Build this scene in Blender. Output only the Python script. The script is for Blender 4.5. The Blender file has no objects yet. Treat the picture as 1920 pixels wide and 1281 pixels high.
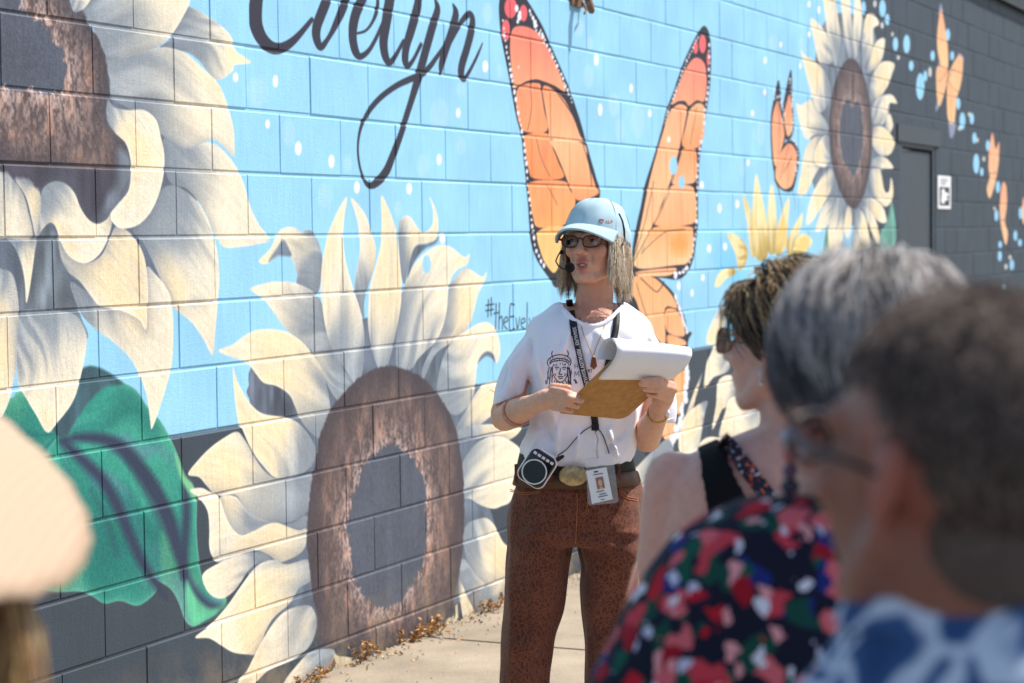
import bpy, bmesh, math, random
import numpy as np
from mathutils import Vector, Matrix, noise as mnoise
from mathutils.bvhtree import BVHTree
random.seed(7)
R = math.radians
SC = bpy.context.scene
COL = SC.collection

# ------------------------------------------------------------------ camera
FPX, PITCH, ROLL, YAW, WD, U0 = 3806.6, 0.05336, -0.01115, 0.43343, 3.5279, 4.5905   # solved from the block courses
CAMZ = 1.51
BW, BH = 0.4064, 0.2032                     # one block, one course
cp, sp, cr, sr = math.cos(PITCH), math.sin(PITCH), math.cos(ROLL), math.sin(ROLL)
EX = Vector((cr, sr * sp, sr * cp)); EU = Vector((-sr, cr * sp, cr * cp)); EF = Vector((0, cp, -sp))
cam = bpy.data.cameras.new('camera'); cam_ob = bpy.data.objects.new('camera', cam); COL.objects.link(cam_ob)
cam.sensor_width = 36; cam.lens = FPX / 1920 * 36; cam.clip_end = 3000
m3 = Matrix((EX, EU, -EF)).transposed(); cam_ob.matrix_world = Matrix.Translation((0, 0, CAMZ)) @ m3.to_4x4()
cam.dof.use_dof = True; cam.dof.focus_distance = 5.3; cam.dof.aperture_fstop = 5.0
SC.camera = cam_ob
# ------------------------------------------------------------------ light
SUN_AZ = math.atan2(0.95, 0.31)             # from the view axis towards the right
SUN_EL = R(57)
sd = Vector((math.sin(SUN_AZ) * math.cos(SUN_EL), math.cos(SUN_AZ) * math.cos(SUN_EL), math.sin(SUN_EL)))
w = bpy.data.worlds.new('World'); SC.world = w; w.use_nodes = True
nt = w.node_tree; bg = nt.nodes['Background']; sky = nt.nodes.new('ShaderNodeTexSky'); sky.sky_type = 'NISHITA'
sky.sun_disc = False; sky.sun_elevation = SUN_EL; sky.sun_rotation = SUN_AZ; sky.dust_density = 1.5
nt.links.new(sky.outputs[0], bg.inputs[0]); bg.inputs[1].default_value = 0.135
sl = bpy.data.lights.new('sun', 'SUN'); sl.energy = 4.8; sl.angle = R(0.53); sl.color = (1, 0.95, 0.87)
so = bpy.data.objects.new('sun', sl); COL.objects.link(so); so.rotation_euler = (-sd).to_track_quat('-Z', 'Y').to_euler(); so.location = (6, 4, 9)
SC.view_settings.view_transform = 'Standard'; SC.view_settings.look = 'None'; SC.view_settings.gamma = 1
SC.view_settings.exposure = 0.36

# ------------------------------------------------------------------ pixel helpers (photo pixels, 1920 x 1281)
def ray(px, py):
    return (EX * (px - 960) - EU * (py - 640.5) + EF * FPX).normalized()
CAMP = Vector((0, 0, CAMZ))
def at_depth(px, py, Y):
    d = ray(px, py); return CAMP + d * (Y / d.y)
def at_ground(px, py, z=0.0):
    d = ray(px, py); return CAMP + d * ((z - CAMZ) / d.z)
WN = Vector((math.cos(YAW), -math.sin(YAW), 0)); WDIR = Vector((math.sin(YAW), math.cos(YAW), 0))
W0 = -WN * WD + WDIR * U0                    # wall point of column 0, ground level
def wall_pt(c, z, out=0.0):
    p = W0 + WDIR * (c * BW) + WN * out; return Vector((p.x, p.y, z))
def wall_np(P):                              # photo pixels -> (U metres along wall, z)
    P = np.asarray(P, float)
    d = (P[:, :1] - 960) * np.array(EX) - (P[:, 1:] - 640.5) * np.array(EU) + FPX * np.array(EF)
    t = -WD / (d @ np.array(WN)); p = d * t[:, None]
    return np.stack([p @ np.array(WDIR) - U0, p[:, 2] + CAMZ], 1)

# ------------------------------------------------------------------ object helpers
def link(o): COL.objects.link(o); return o
def tag(o, label=None, cat=None, group=None, kind=None):
    for k, v in (('label', label), ('category', cat), ('group', group), ('kind', kind)):
        if v: o[k] = v
    return o
def empty(name, loc, label=None, cat=None, group=None):
    o = link(bpy.data.objects.new(name, None)); o.location = loc; o.empty_display_size = 0.1
    bpy.context.view_layer.update(); return tag(o, label, cat, group)
def wloc(o):
    v = Vector((0, 0, 0))
    while o: v = v + o.location; o = o.parent
    return v
class MB:
    def __init__(s): s.v = []; s.f = []; s.c = []
    def add(s, vs, fs, col=None):
        b = len(s.v); s.v += [Vector(v) for v in vs]; s.f += [tuple(b + i for i in f) for f in fs]
        if col is not None: s.c += [col] * len(vs)
        return s
    def loft(s, rings, cap=True, closed=True):
        n = len(rings[0]); vs = [p for r in rings for p in r]; fs = []
        for i in range(len(rings) - 1):
            for j in range(n if closed else n - 1):
                k = (j + 1) % n; fs.append((i * n + j, i * n + k, (i + 1) * n + k, (i + 1) * n + j))
        if cap and closed: fs.append(tuple(range(n))[::-1]); fs.append(tuple(len(vs) - n + i for i in range(n)))
        return s.add(vs, fs)
    def tube(s, pts, rad, n=10, flat=None, cap=True):
        # rad: number or list; flat: (axis, factor) squeezes the section along a world axis
        pts = [Vector(p) for p in pts]; k = len(pts)
        if not hasattr(rad, '__len__'): rad = [rad] * k
        rings = []; up = None
        P = list(pts); Rr = list(rad)
        t0 = (pts[1] - pts[0]).normalized(); t1 = (pts[-1] - pts[-2]).normalized()
        if cap:
            P = [pts[0] - t0 * Rr[0] * .92, pts[0] - t0 * Rr[0] * .6] + P + [pts[-1] + t1 * Rr[-1] * .6, pts[-1] + t1 * Rr[-1] * .92]
            Rr = [Rr[0] * .38, Rr[0] * .8] + Rr + [Rr[-1] * .8, Rr[-1] * .38]
        for i, p in enumerate(P):
            t = (P[min(i + 1, len(P) - 1)] - P[max(i - 1, 0)]).normalized()
            if up is None: up = t.orthogonal().normalized()
            else:
                up = up - t * up.dot(t); up = up.normalized() if up.length > 1e-6 else t.orthogonal().normalized()
            b = t.cross(up); ring = []
            for j in range(n):
                a = 2 * math.pi * j / n; o = (up * math.cos(a) + b * math.sin(a)) * Rr[i]
                if flat: ax = Vector(flat[0]).normalized(); o = o - ax * o.dot(ax) * (1 - flat[1])
                ring.append(p + o)
            rings.append(ring)
        return s.loft(rings)
    def ell(s, c, r, n=16, m=10, rot=None):
        c = Vector(c); rings = []
        for i in range(m + 1):
            th = math.pi * (0.04 + 0.92 * i / m); rg = []
            for j in range(n):
                a = 2 * math.pi * j / n; o = Vector((math.sin(th) * math.cos(a) * r[0], math.sin(th) * math.sin(a) * r[1], math.cos(th) * r[2]))
                if rot: o = rot @ o
                rg.append(c + o)
            rings.append(rg)
        return s.loft(rings[::-1])
    def box(s, c, size, rot=None, bev=0.0):
        c = Vector(c); h = Vector(size) / 2; bm = bmesh.new(); bmesh.ops.create_cube(bm, size=1)
        for v in bm.verts: v.co = Vector((v.co.x * 2 * h.x, v.co.y * 2 * h.y, v.co.z * 2 * h.z))
        if bev: bmesh.ops.bevel(bm, geom=bm.edges[:], offset=bev, segments=2, affect='EDGES', profile=.6)
        bm.verts.index_update()
        vs = [c + (rot @ v.co if rot else v.co) for v in bm.verts]; fs = [[v.index for v in f.verts] for f in bm.faces]; bm.free()
        return s.add(vs, fs)
    def mesh(s, name, smooth=True):
        me = bpy.data.meshes.new(name); me.from_pydata([tuple(v) for v in s.v], [], s.f); me.validate(); me.update()
        if s.c and len(s.c) == len(me.vertices):
            at = me.color_attributes.new('tint', 'FLOAT_COLOR', 'POINT')
            at.data.foreach_set('color', np.array([tuple(c) + (1,) for c in s.c], 'f').ravel())
        if smooth: me.polygons.foreach_set('use_smooth', [True] * len(me.polygons))
        return me
def obj(name, me, mat, parent=None, world=True, smooth=True):
    if isinstance(me, MB): me = me.mesh(name, smooth)
    if mat and not me.materials: me.materials.append(mat)
    o = link(bpy.data.objects.new(name, me))
    if parent:
        o.parent = parent
        if world:
            d = wloc(parent); me.transform(Matrix.Translation(-d))
    return o
def own(name, mb, mat, label, cat, group=None, smooth=True):   # a one-mesh thing whose origin sits at its base
    me = mb.mesh(name, smooth) if isinstance(mb, MB) else mb
    co = np.array([v.co for v in me.vertices]); c = Vector(((co[:, 0].min() + co[:, 0].max()) / 2, (co[:, 1].min() + co[:, 1].max()) / 2, co[:, 2].min()))
    me.transform(Matrix.Translation(-c)); me.materials.append(mat); o = link(bpy.data.objects.new(name, me)); o.location = c
    return tag(o, label, cat, group)
def baked(me, mods):
    o = bpy.data.objects.new('tmp', me); COL.objects.link(o)
    for t, kw in mods:
        m = o.modifiers.new(t, t)
        for k, v in kw.items(): setattr(m, k, v)
    dg = bpy.context.evaluated_depsgraph_get(); dg.update()
    out = bpy.data.meshes.new_from_object(o.evaluated_get(dg)); bpy.data.objects.remove(o); bpy.data.meshes.remove(me)
    out.polygons.foreach_set('use_smooth', [True] * len(out.polygons)); return out
def remesh(mb, vox, it=4, fac=.5):
    return baked(mb.mesh('tmp'), [('REMESH', dict(mode='VOXEL', voxel_size=vox)), ('SMOOTH', dict(factor=fac, iterations=it))])
def push(me, fn):
    for v in me.vertices: v.co = v.co + fn(v.co)
    me.update()
def srgb(c): return tuple(((x / 255) / 12.92 if x <= 10 else ((x / 255 + .055) / 1.055) ** 2.4) for x in c)

# ------------------------------------------------------------------ material helpers
def N(t, kind, **kw):
    n = t.nodes.new(kind)
    for k, v in kw.items():
        if k in n.inputs.keys(): n.inputs[k].default_value = v
        else: setattr(n, k, v)
    return n
def new_mat(name):
    m = bpy.data.materials.new(name); m.use_nodes = True; return m, m.node_tree, m.node_tree.nodes['Principled BSDF']
def mat(name, col, rough=.7, var=.12, scale=30, bump=.0, bscale=120, metal=0, sss=0, spec=.4, vcol=False, detail=4, coords='Object', stretch=None, alpha=1, trans=0):
    m, t, p = new_mat(name); col = srgb(col)
    p.inputs['Roughness'].default_value = rough; p.inputs['Metallic'].default_value = metal; p.inputs['Specular IOR Level'].default_value = spec
    tc = N(t, 'ShaderNodeTexCoord'); src = tc.outputs[coords]
    if stretch:
        mp = N(t, 'ShaderNodeMapping'); mp.inputs['Scale'].default_value = stretch; t.links.new(src, mp.inputs[0]); src = mp.outputs[0]
    nz = N(t, 'ShaderNodeTexNoise', Scale=scale, Detail=detail); t.links.new(src, nz.inputs['Vector'])
    mr = N(t, 'ShaderNodeMapRange'); mr.inputs[1].default_value = .3; mr.inputs[2].default_value = .7; mr.inputs[3].default_value = 1 - var; mr.inputs[4].default_value = 1 + var
    t.links.new(nz.outputs[0], mr.inputs[0])
    mx = N(t, 'ShaderNodeMix', data_type='RGBA', blend_type='MULTIPLY'); mx.inputs[0].default_value = 1; mx.inputs[6].default_value = col + (1,)
    t.links.new(mr.outputs[0], mx.inputs[7]); t.links.new(mx.outputs[2], p.inputs['Base Color'])
    if vcol:
        a = N(t, 'ShaderNodeAttribute', attribute_name='tint'); t.links.new(a.outputs['Color'], mx.inputs[6])
    if bump:
        n2 = N(t, 'ShaderNodeTexNoise', Scale=bscale, Detail=3); t.links.new(src, n2.inputs['Vector'])
        b = N(t, 'ShaderNodeBump', Strength=bump, Distance=.002); t.links.new(n2.outputs[0], b.inputs['Height']); t.links.new(b.outputs[0], p.inputs['Normal'])
    if sss: p.inputs['Subsurface Weight'].default_value = sss; p.inputs['Subsurface Radius'].default_value = (.012, .005, .003); p.inputs['Subsurface Scale'].default_value = 1
    p.inputs['Alpha'].default_value = alpha; p.inputs['Transmission Weight'].default_value = trans
    return m
# ------------------------------------------------------------------ the mural: painted in wall metres by code
C0, C1, ZB0, ZB1, RES = -6.0, 40.0, -0.1, 3.55, 380.0
CW, CH = int((C1 - C0) * BW * RES), int((ZB1 - ZB0) * RES)
CAN = np.zeros((CH, CW, 3), np.float32); FLOW = np.zeros((CH, CW), np.uint8)
_rt = np.random.RandomState(3).rand(256, 256).astype(np.float32)
def vn(x, y, s=0):
    xi = np.floor(x).astype(np.int32); yi = np.floor(y).astype(np.int32); fx = x - xi; fy = y - yi
    fx = fx * fx * (3 - 2 * fx); fy = fy * fy * (3 - 2 * fy); xi = xi + s * 37; yi = yi + s * 91
    a = _rt[yi & 255, xi & 255]; b = _rt[yi & 255, (xi + 1) & 255]; c = _rt[(yi + 1) & 255, xi & 255]; d = _rt[(yi + 1) & 255, (xi + 1) & 255]
    return (a + (b - a) * fx) * (1 - fy) + (c + (d - c) * fx) * fy
ZN = dict(A=(0, 0, 2.0016), B=(0, 640, 1.998), C=(400, 0, 3.2), D=(350, 350, 2.5615), E=(350, 800, 2.663), F=(900, 0, 2.288), G=(1300, 0, 2.3725), H=(1600, 0, 2.2875), J=(1180, 540, 2.2857), P=(0, 0, 1.0))
def Z(z, s):
    x0, y0, k = ZN[z]; v = [float(q) for q in s.replace(',', ' ').split()]
    return np.array(v).reshape(-1, 2) / k + (x0, y0)
def canv(P):
    q = wall_np(P); return np.stack([(q[:, 0] - C0 * BW) * RES, (q[:, 1] - ZB0) * RES], 1)
def smooth_loop(P, k=5, closed=True):
    n = len(P); out = []
    for i in range(n if closed else n - 1):
        g = (lambda j: P[j % n]) if closed else (lambda j: P[min(max(j, 0), n - 1)])
        a, b, c, d = g(i - 1), g(i), g(i + 1), g(i + 2)
        for t in np.arange(k) / k:
            out.append(.5 * (2 * b + (c - a) * t + (2 * a - 5 * b + 4 * c - d) * t * t + (3 * b - a - 3 * c + d) * t ** 3))
    if not closed: out.append(P[-1])
    return np.array(out)
def field(P, pad=3):
    x0, y0 = np.floor(P.min(0)).astype(int) - pad; x1, y1 = np.ceil(P.max(0)).astype(int) + pad + 1
    x0, y0, x1, y1 = max(x0, 0), max(y0, 0), min(x1, CW), min(y1, CH)
    if x1 <= x0 or y1 <= y0: return None
    X, Y = np.meshgrid(np.arange(x0, x1, dtype=np.float32), np.arange(y0, y1, dtype=np.float32))
    return (slice(y0, y1), slice(x0, x1)), X, Y
def inside(P, X, Y):
    ins = np.zeros(X.shape, bool); d2 = np.full(X.shape, 1e9, np.float32); Q = np.roll(P, -1, 0)
    xs = X[0]; ys = Y[:, 0]
    for (ax, ay), (bx, by) in zip(P.astype(np.float32), Q.astype(np.float32)):
        dx, dy = bx - ax, by - ay; L = dx * dx + dy * dy
        if L < 1e-9: continue
        t = np.clip(((X - ax) * dx + (Y - ay) * dy) / L, 0, 1); d2 = np.minimum(d2, (X - ax - t * dx) ** 2 + (Y - ay - t * dy) ** 2)
        if dy != 0:
            rows = (ys >= min(ay, by)) & (ys < max(ay, by))
            if rows.any(): ins[rows] ^= xs[None, :] < (ax + (ys[rows] - ay) * dx / dy)[:, None]
    d = np.sqrt(d2); return np.where(ins, d, -d)
def lerp(a, b, t): return a + (b - a) * t
def ss(a, b, x): t = np.clip((x - a) / (b - a), 0, 1); return t * t * (3 - 2 * t)
def C(*c): return np.array(c, np.float32) / 255
def put(sl, al, col, flow=None):
    CAN[sl] = lerp(CAN[sl], col, al[..., None])
    if flow is not None: FLOW[sl] = np.where(al > .5, flow, FLOW[sl])
CREAM, YEL, WHI, GRB, DKB = C(249, 235, 207), C(251, 226, 178), C(255, 250, 240), C(158, 168, 178), C(96, 106, 122)
CHAR = C(62, 73, 84); BLUE = C(156, 215, 247); INK = C(52, 52, 66)
def flat(P, col, flow=None, k=5, soft=0.7, tex=.0, closed_smooth=True):
    P = canv(P); P = smooth_loop(P, k) if closed_smooth else P
    f = field(P)
    if f is None: return
    sl, X, Y = f; d = inside(P, X, Y); al = np.clip(d / (2 * soft) + .5, 0, 1)
    c = np.broadcast_to(col, X.shape + (3,))
    if tex: c = c * (1 + tex * (vn(X / 9, Y / 26, 5) - .5) + tex * (vn(X / 40, Y / 40, 6) - .5))[..., None]
    put(sl, al, c, flow)
def petal(P, ctr, grey=0.0, seed=0, base=GRB, col=CREAM, yel=YEL, rim=1.0, k=5, shade=.5):
    ctr = canv(np.array([ctr], float))[0]; P = smooth_loop(canv(P), k); f = field(P, 22)
    if f is None: return
    sl, X, Y = f; r = np.hypot(P[:, 0] - ctr[0], P[:, 1] - ctr[1]); b = P[r.argmin()]; tip = P[r.argmax()]; ax = tip - b; L = np.hypot(*ax); ax /= L
    t = ((X - b[0]) * ax[0] + (Y - b[1]) * ax[1]) / L; s = (-(X - b[0]) * ax[1] + (Y - b[1]) * ax[0]) / L
    d = inside(P, X, Y); al = np.clip(d / 1.4 + .5, 0, 1)
    halo = .42 * np.exp(-np.clip(-d, 0, 99) / 8) * (d < 0) * (FLOW[sl] == 1)          # painted dark line where petals overlap
    CAN[sl] = lerp(CAN[sl], DKB, halo[..., None])
    wob = vn(s * 3 + seed, t * 2.2, seed % 7); streak = vn(s * 13 + 6 * wob, t * 2.5 + wob, 2 + seed % 5); fine = vn(s * 70 + 12 * wob, t * 6, 4)
    sh = ss(.0, .52, t + .35 * (streak - .5) + .25 * (wob - .5) - grey * .55)
    c = lerp(base * .9 + .0, col, sh[..., None])
    c = lerp(c, yel, (.75 * ss(.48, .8, wob) * sh)[..., None]); c = lerp(c, base * 1.12, (.55 * ss(.52, .85, streak) * (1 - .75 * sh))[..., None])
    c = lerp(c, base * 1.1, (shade * .38 * ss(.0, .5, np.abs(s) * 2.2) * (streak * .6 + .4) * (1 - rim * np.exp(-np.clip(d, 0, 99) / 14)))[..., None])
    c = c * (1 + .07 * (fine - .5) + .07 * (vn(X / 2.2, Y / 2.2, 9) - .5))[..., None]
    c = lerp(c, WHI, (.65 * rim * np.exp(-np.clip(d, 0, 99) / 3.0) * ss(.15, .5, t) * (.45 + .55 * wob))[..., None])
    put(sl, al, c, 1)
def stroke(P, wd, col, k=6, soft=.7, alpha=1):      # variable-width brush line, widths in photo px
    P = np.asarray(P, float); wd = np.asarray(wd, float) * np.ones(len(P))
    ext = np.concatenate([P, wd[:, None]], 1); S = smooth_loop(ext, k, False); Q = canv(S[:, :2])
    sc = np.hypot(*(canv(S[:, :2] + (0, 1)) - Q).T); Wd = S[:, 2] * sc
    f = field(np.concatenate([Q - Wd.max(), Q + Wd.max()]))
    if f is None: return
    sl, X, Y = f; d = np.full(X.shape, -1e9, np.float32)
    for i in range(len(Q) - 1):
        a, b = Q[i].astype(np.float32), Q[i + 1].astype(np.float32); v = b - a; L = float(v @ v)
        if L < 1e-9: continue
        t = np.clip(((X - a[0]) * v[0] + (Y - a[1]) * v[1]) / L, 0, 1)
        # brush is an ellipse in wall space that looks round in width along the wall's foreshortening
        d = np.maximum(d, Wd[i] + (Wd[i + 1] - Wd[i]) * t - np.hypot((X - a[0] - t * v[0]) * np.float32(.62), (Y - a[1] - t * v[1])))
    put(sl, np.clip(d / (2 * soft) + .5, 0, 1) * alpha, np.broadcast_to(col, X.shape + (3,)))
def dots(z, s, col, alpha=1.0, soft=1.2):
    v = [float(q) for q in s.replace(',', ' ').split()]; x0, y0, k = ZN[z]
    for x, y, a, b in np.array(v).reshape(-1, 4) / k:
        th = np.linspace(0, 2 * np.pi, 20, endpoint=False); P = np.stack([x + x0 + a * np.cos(th), y + y0 + b * np.sin(th)], 1)
        Q = canv(P); f = field(Q)
        if f is None: continue
        sl, X, Y = f; d = inside(Q, X, Y); put(sl, np.clip(d / (2 * soft) + .5, 0, 1) * alpha, np.broadcast_to(col, X.shape + (3,)))
def disc(P, inner, fringe=34, orange=1.0):           # a flower's seed head
    Q = smooth_loop(canv(P), 4); sl, X, Y = field(Q); d = inside(Q, X, Y)
    jag = 3.5 * (vn(X / 5, Y / 5, 3) - .5); al = np.clip((d + jag) / 3 + .5, 0, 1)
    I = smooth_loop(canv(inner), 4); e = -inside(I, X, Y) + 9 * (vn(X / 6, Y / 9, 1) - .5) + 6 * (vn(X / 2.5, Y / 4, 2) - .5)
    n1 = vn(X / 16, Y / 38, 4); n2 = vn(X / 5, Y / 14, 6); n3 = vn(X / 2.5, Y / 3.5, 7)
    c = lerp(C(80, 68, 70), C(116, 98, 94), n1[..., None])
    c = lerp(c, C(172, 122, 98), (orange * .62 * ss(.5, .8, n1 * .55 + n2 * .45) * np.exp(-np.clip(e - fringe, 0, 999) / 45))[..., None])
    fr = np.exp(-np.clip(e, 0, 999) / fringe); c = lerp(c, C(214, 190, 182), (.8 * fr * ss(.25, .75, n2 * .5 + n3 * .5))[..., None])
    c = lerp(c, C(70, 64, 72), (.8 * ss(46, 0, d))[..., None])
    c = lerp(c, C(84, 90, 104) * (1 + .12 * (n1 - .5))[..., None], ss(1.5, -1.5, e)[..., None]); c = c * (1 + .16 * (n3 - .5))[..., None]
    put(sl, al, c, 1)

# --- ground colours
Yz = (np.arange(CH) / RES + ZB0)[:, None]; Xc = (np.arange(CW) / RES / BW + C0)[None, :]
X, Y = np.meshgrid(np.arange(CW, dtype=np.float32), np.arange(CH, dtype=np.float32))
n = vn(X / 60, Y / 60, 1)
edge = 20.7 + .35 * (vn(Y / 30, X * 0, 2) - .5)
zb = CAMZ - 3 * BH
isblue = ss(-.012, .012, Yz - zb) * ss(.06, -.06, Xc - edge)
CAN[:] = lerp(CHAR * (.96 + .08 * n[..., None]), BLUE * (.97 + .05 * n[..., None]) + (0.02 * (vn(X / 200, Y / 90, 3) - .5))[..., None], isblue[..., None])
CAN[:] = lerp(CAN, C(96, 190, 240), (.55 * isblue * ss(.55, .8, vn(X / 130, Y / 80, 8)) * ss(11, 15, Xc) * ss(1.7, 1.2, Yz))[..., None])
del X, Y, n, isblue
# --- soft bubbles
PALE = C(186, 226, 248)
dots('C', '268 555 65 95 450 800 42 80 668 1180 42 75 1355 690 58 95 1255 1000 35 70 1485 880 30 55 805 985 25 50 1720 430 20 45 1480 545 28 40 1105 1255 25 50', PALE, .45, 3)
dots('F', '465 330 22 50 675 520 28 75 575 450 25 50 425 120 20 40 600 560 22 50 470 190 14 32 30 60 22 46', PALE, .5, 3)
dots('G', '355 190 20 36 300 590 18 60 215 750 12 40 480 200 10 40 270 600 9 22', PALE, .45, 3)
dots('C', '131 467 17 28 373 490 16 38 325 747 14 27 508 893 20 42 707 970 18 40 862 1127 17 37 1173 1135 17 35 1352 960 15 33 1467 680 14 30 1630 400 14 33', WHI, .92)
dots('F', '22 287 12 25 498 257 10 27 648 380 8 20 515 472 9 27 728 487 8 17 1028 895 8 20 1104 877 8 18 982 1068 8 18 1050 1058 8 16 957 1192 7 15 853 1228 8 18 910 1258 7 16 950 795 8 16', WHI, .92)
dots('G', '515 20 7 15 558 45 7 17 514 153 7 14 388 200 6 14 320 270 7 16 476 293 6 14 318 411 7 14 263 505 7 15 243 725 7 16 195 908 6 16 117 925 7 18 68 1107 8 16 141 1100 7 16 38 825 7 16 42 1237 6 14', WHI, .9)
dots('H', '125 37 14 38 145 85 10 25 43 35 10 30 180 190 11 30 228 190 14 40 340 240 9 22 405 150 10 26 423 240 8 20 248 283 10 22 287 372 17 58 308 327 8 24 449 445 9 26 467 520 12 38 508 510 9 24 519 593 9 24 578 625 9 24 527 703 13 43 551 738 7 18 620 803 9 26 614 925 8 25 718 915 8 26 695 1012 8 22 715 1042 8 16 628 1100 8 22 680 1137 9 24 630 1050 8 15 645 1240 6 16', BLUE, 1)
dots('H', '92 17 7 16 123 110 7 14 167 148 5 10 192 248 6 10 328 310 7 22 497 492 6 10 455 552 6 10 532 602 5 11 560 683 6 11 606 895 5 8 673 1105 6 10 655 1145 6 12', C(225, 225, 222), .9)

# --- lettering
def pen(z, s, col=INK):
    v = np.array([float(q) for q in s.replace(',', ' ').split()]).reshape(-1, 3); x0, y0, k = ZN[z]
    stroke(v[:, :2] / k + (x0, y0), v[:, 2] / k, col)
for s in ('520 -330 20 440 -360 30 350 -300 40 320 -210 40 380 -160 30 440 -165 18', '380 -160 26 310 -110 34 265 -40 42 250 60 46 253 150 47 285 230 44 340 283 38 400 293 32 460 262 25 520 205 19 590 120 14',
          '700 -70 20 680 0 32 645 90 33 620 160 32 617 225 30 642 285 22 690 230 15 735 145 22 775 55 28 810 -40 22 840 -70 10', '850 205 7 910 188 8 950 140 10 978 70 14 985 0 12 960 -60 14 920 -60 22 885 10 32 852 90 33 836 170 33 836 240 31 852 310 29 880 342 20 930 308 15 975 232 13 1015 140 12',
          '1100 -330 12 1130 -400 18 1120 -300 24 1080 -150 34 1055 20 37 1035 140 36 1020 250 33 1030 335 29 1055 378 21 1092 338 15 1140 250 13', '1235 -60 18 1225 40 32 1190 170 32 1158 280 28 1150 360 26 1166 398 18 1200 360 13 1245 270 13',
          '1330 0 8 1345 60 24 1312 170 30 1278 290 30 1248 400 30 1222 490 28 1195 580 24 1160 690 22 1120 815 22 1080 925 24 1038 1028 28 985 1092 26 935 1116 18 895 1060 10 871 960 8 868 860 8 887 760 12 930 672 17 1000 590 18 1090 522 18 1170 482 20 1235 455 20 1290 412 18 1340 345 15 1385 280 12',
          '1438 28 6 1455 90 26 1422 210 28 1392 300 28 1368 390 22 1362 448 8', '1378 335 12 1430 235 15 1480 145 17 1530 88 20 1553 115 22 1545 190 28 1520 290 28 1492 385 28 1485 445 26 1502 478 16 1540 422 12 1585 330 10 1613 262 4'):
    pen('C', s)
for s in ('1450 545 3 1447 628 3', '1464 535 3 1462 622 3', '1438 572 3 1476 566 3', '1437 598 3 1474 592 3', '1487 565 3 1484 690 3', '1476 612 3 1500 606 3', '1503 560 3 1500 688 3', '1501 640 3 1513 625 3 1517 650 3 1516 688 3', '1526 655 3 1542 645 3 1538 628 3 1526 640 3 1526 670 3 1540 686 3', '1572 570 3 1554 574 3 1552 688 3 1574 684 3', '1554 628 3 1570 625 3', '1580 635 3 1587 685 3 1598 630 3',
          '1606 660 3 1622 650 3 1618 634 3 1606 645 3 1606 672 3 1622 686 3', '1634 560 3 1632 686 3', '1644 635 3 1652 670 3 1664 632 3 1648 715 3', '1674 635 3 1673 686 3 1676 650 3 1690 640 3 1690 686 3'):
    pen('D', s, C(30, 48, 62))

# --- green leaf under the left flower
LEAF = Z('B', '-260 250 -120 210 35 215 60 195 130 190 200 250 270 190 310 120 340 95 400 115 450 150 510 185 550 245 600 300 640 370 670 440 690 500 722 542 736 600 735 700 742 800 760 890 800 945 850 968 812 1020 765 1050 722 1070 692 1045 668 980 640 932 600 905 560 885 587 935 520 992 450 975 390 985 340 955 300 940 210 942 120 930 0 960 -150 900 -260 700')
Q = smooth_loop(canv(LEAF), 5); sl, X, Y = field(Q); d = inside(Q, X, Y); al = np.clip(d / 1.4 + .5, 0, 1)
o = canv(np.array([[110., 815.]]))[0]; ang = np.arctan2(Y - o[1], X - o[0]); rr = np.hypot(X - o[0], Y - o[1])
st = vn(ang * 5 + 2 * vn(X / 50, Y / 90, 3), rr / 160, 2); n2 = vn(X / 45, Y / 60, 5); n3 = vn(X / 2.3, Y / 2.3, 1)
c = lerp(C(26, 112, 106), C(66, 172, 148), st[..., None]); c = lerp(c, C(112, 184, 128), (.42 * ss(.52, .85, n2))[..., None]); c = lerp(c, C(108, 138, 164), (.6 * ss(.6, .9, vn(ang * 6 + vn(X / 30, Y / 50, 4), rr / 120, 7)))[..., None])
c = c * (1 + .16 * (n3 - .5))[..., None]; c = lerp(c, C(120, 200, 170), (.6 * np.exp(-np.clip(d, 0, 99) / 5))[..., None]); put(sl, al, c, 2)
PUR = C(48, 58, 84)
for s, a in (('230 372 4 300 362 9 380 368 11 440 392 13 500 450 14 565 540 15 622 650 15 660 765 13 688 880 6', .85), ('240 380 8 300 440 10 380 520 11 440 622 11 490 740 10 550 862 9 620 960 4', .85), ('690 500 5 697 640 9 690 780 9 692 865 9 722 935 9 780 990 8 846 1000 4', .8), ('470 440 3 520 520 6 560 600 6 600 700 5', .35), ('340 560 3 400 680 5 440 800 4', .3)):
    v = np.array([float(q) for q in s.split()]).reshape(-1, 3); stroke(v[:, :2] / 1.998 + (0, 640), v[:, 2] / 1.998 * 1.9, PUR, soft=4, alpha=min(1, a * 1.15))
flat(Z('B', '300 112 340 95 400 115 462 162 400 172 340 220 290 290 240 365 200 335 215 300 270 230 300 150'), C(56, 84, 94), 2, soft=2, tex=.3)
flat(Z('B', '655 420 690 500 722 542 735 600 700 560 670 500'), C(130, 200, 150), 2, soft=3)
flat(Z('B', '700 900 735 960 790 1005 850 985 812 1022 765 1048 722 1066 700 1000'), C(92, 180, 140), 2, soft=4, tex=.2)

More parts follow.
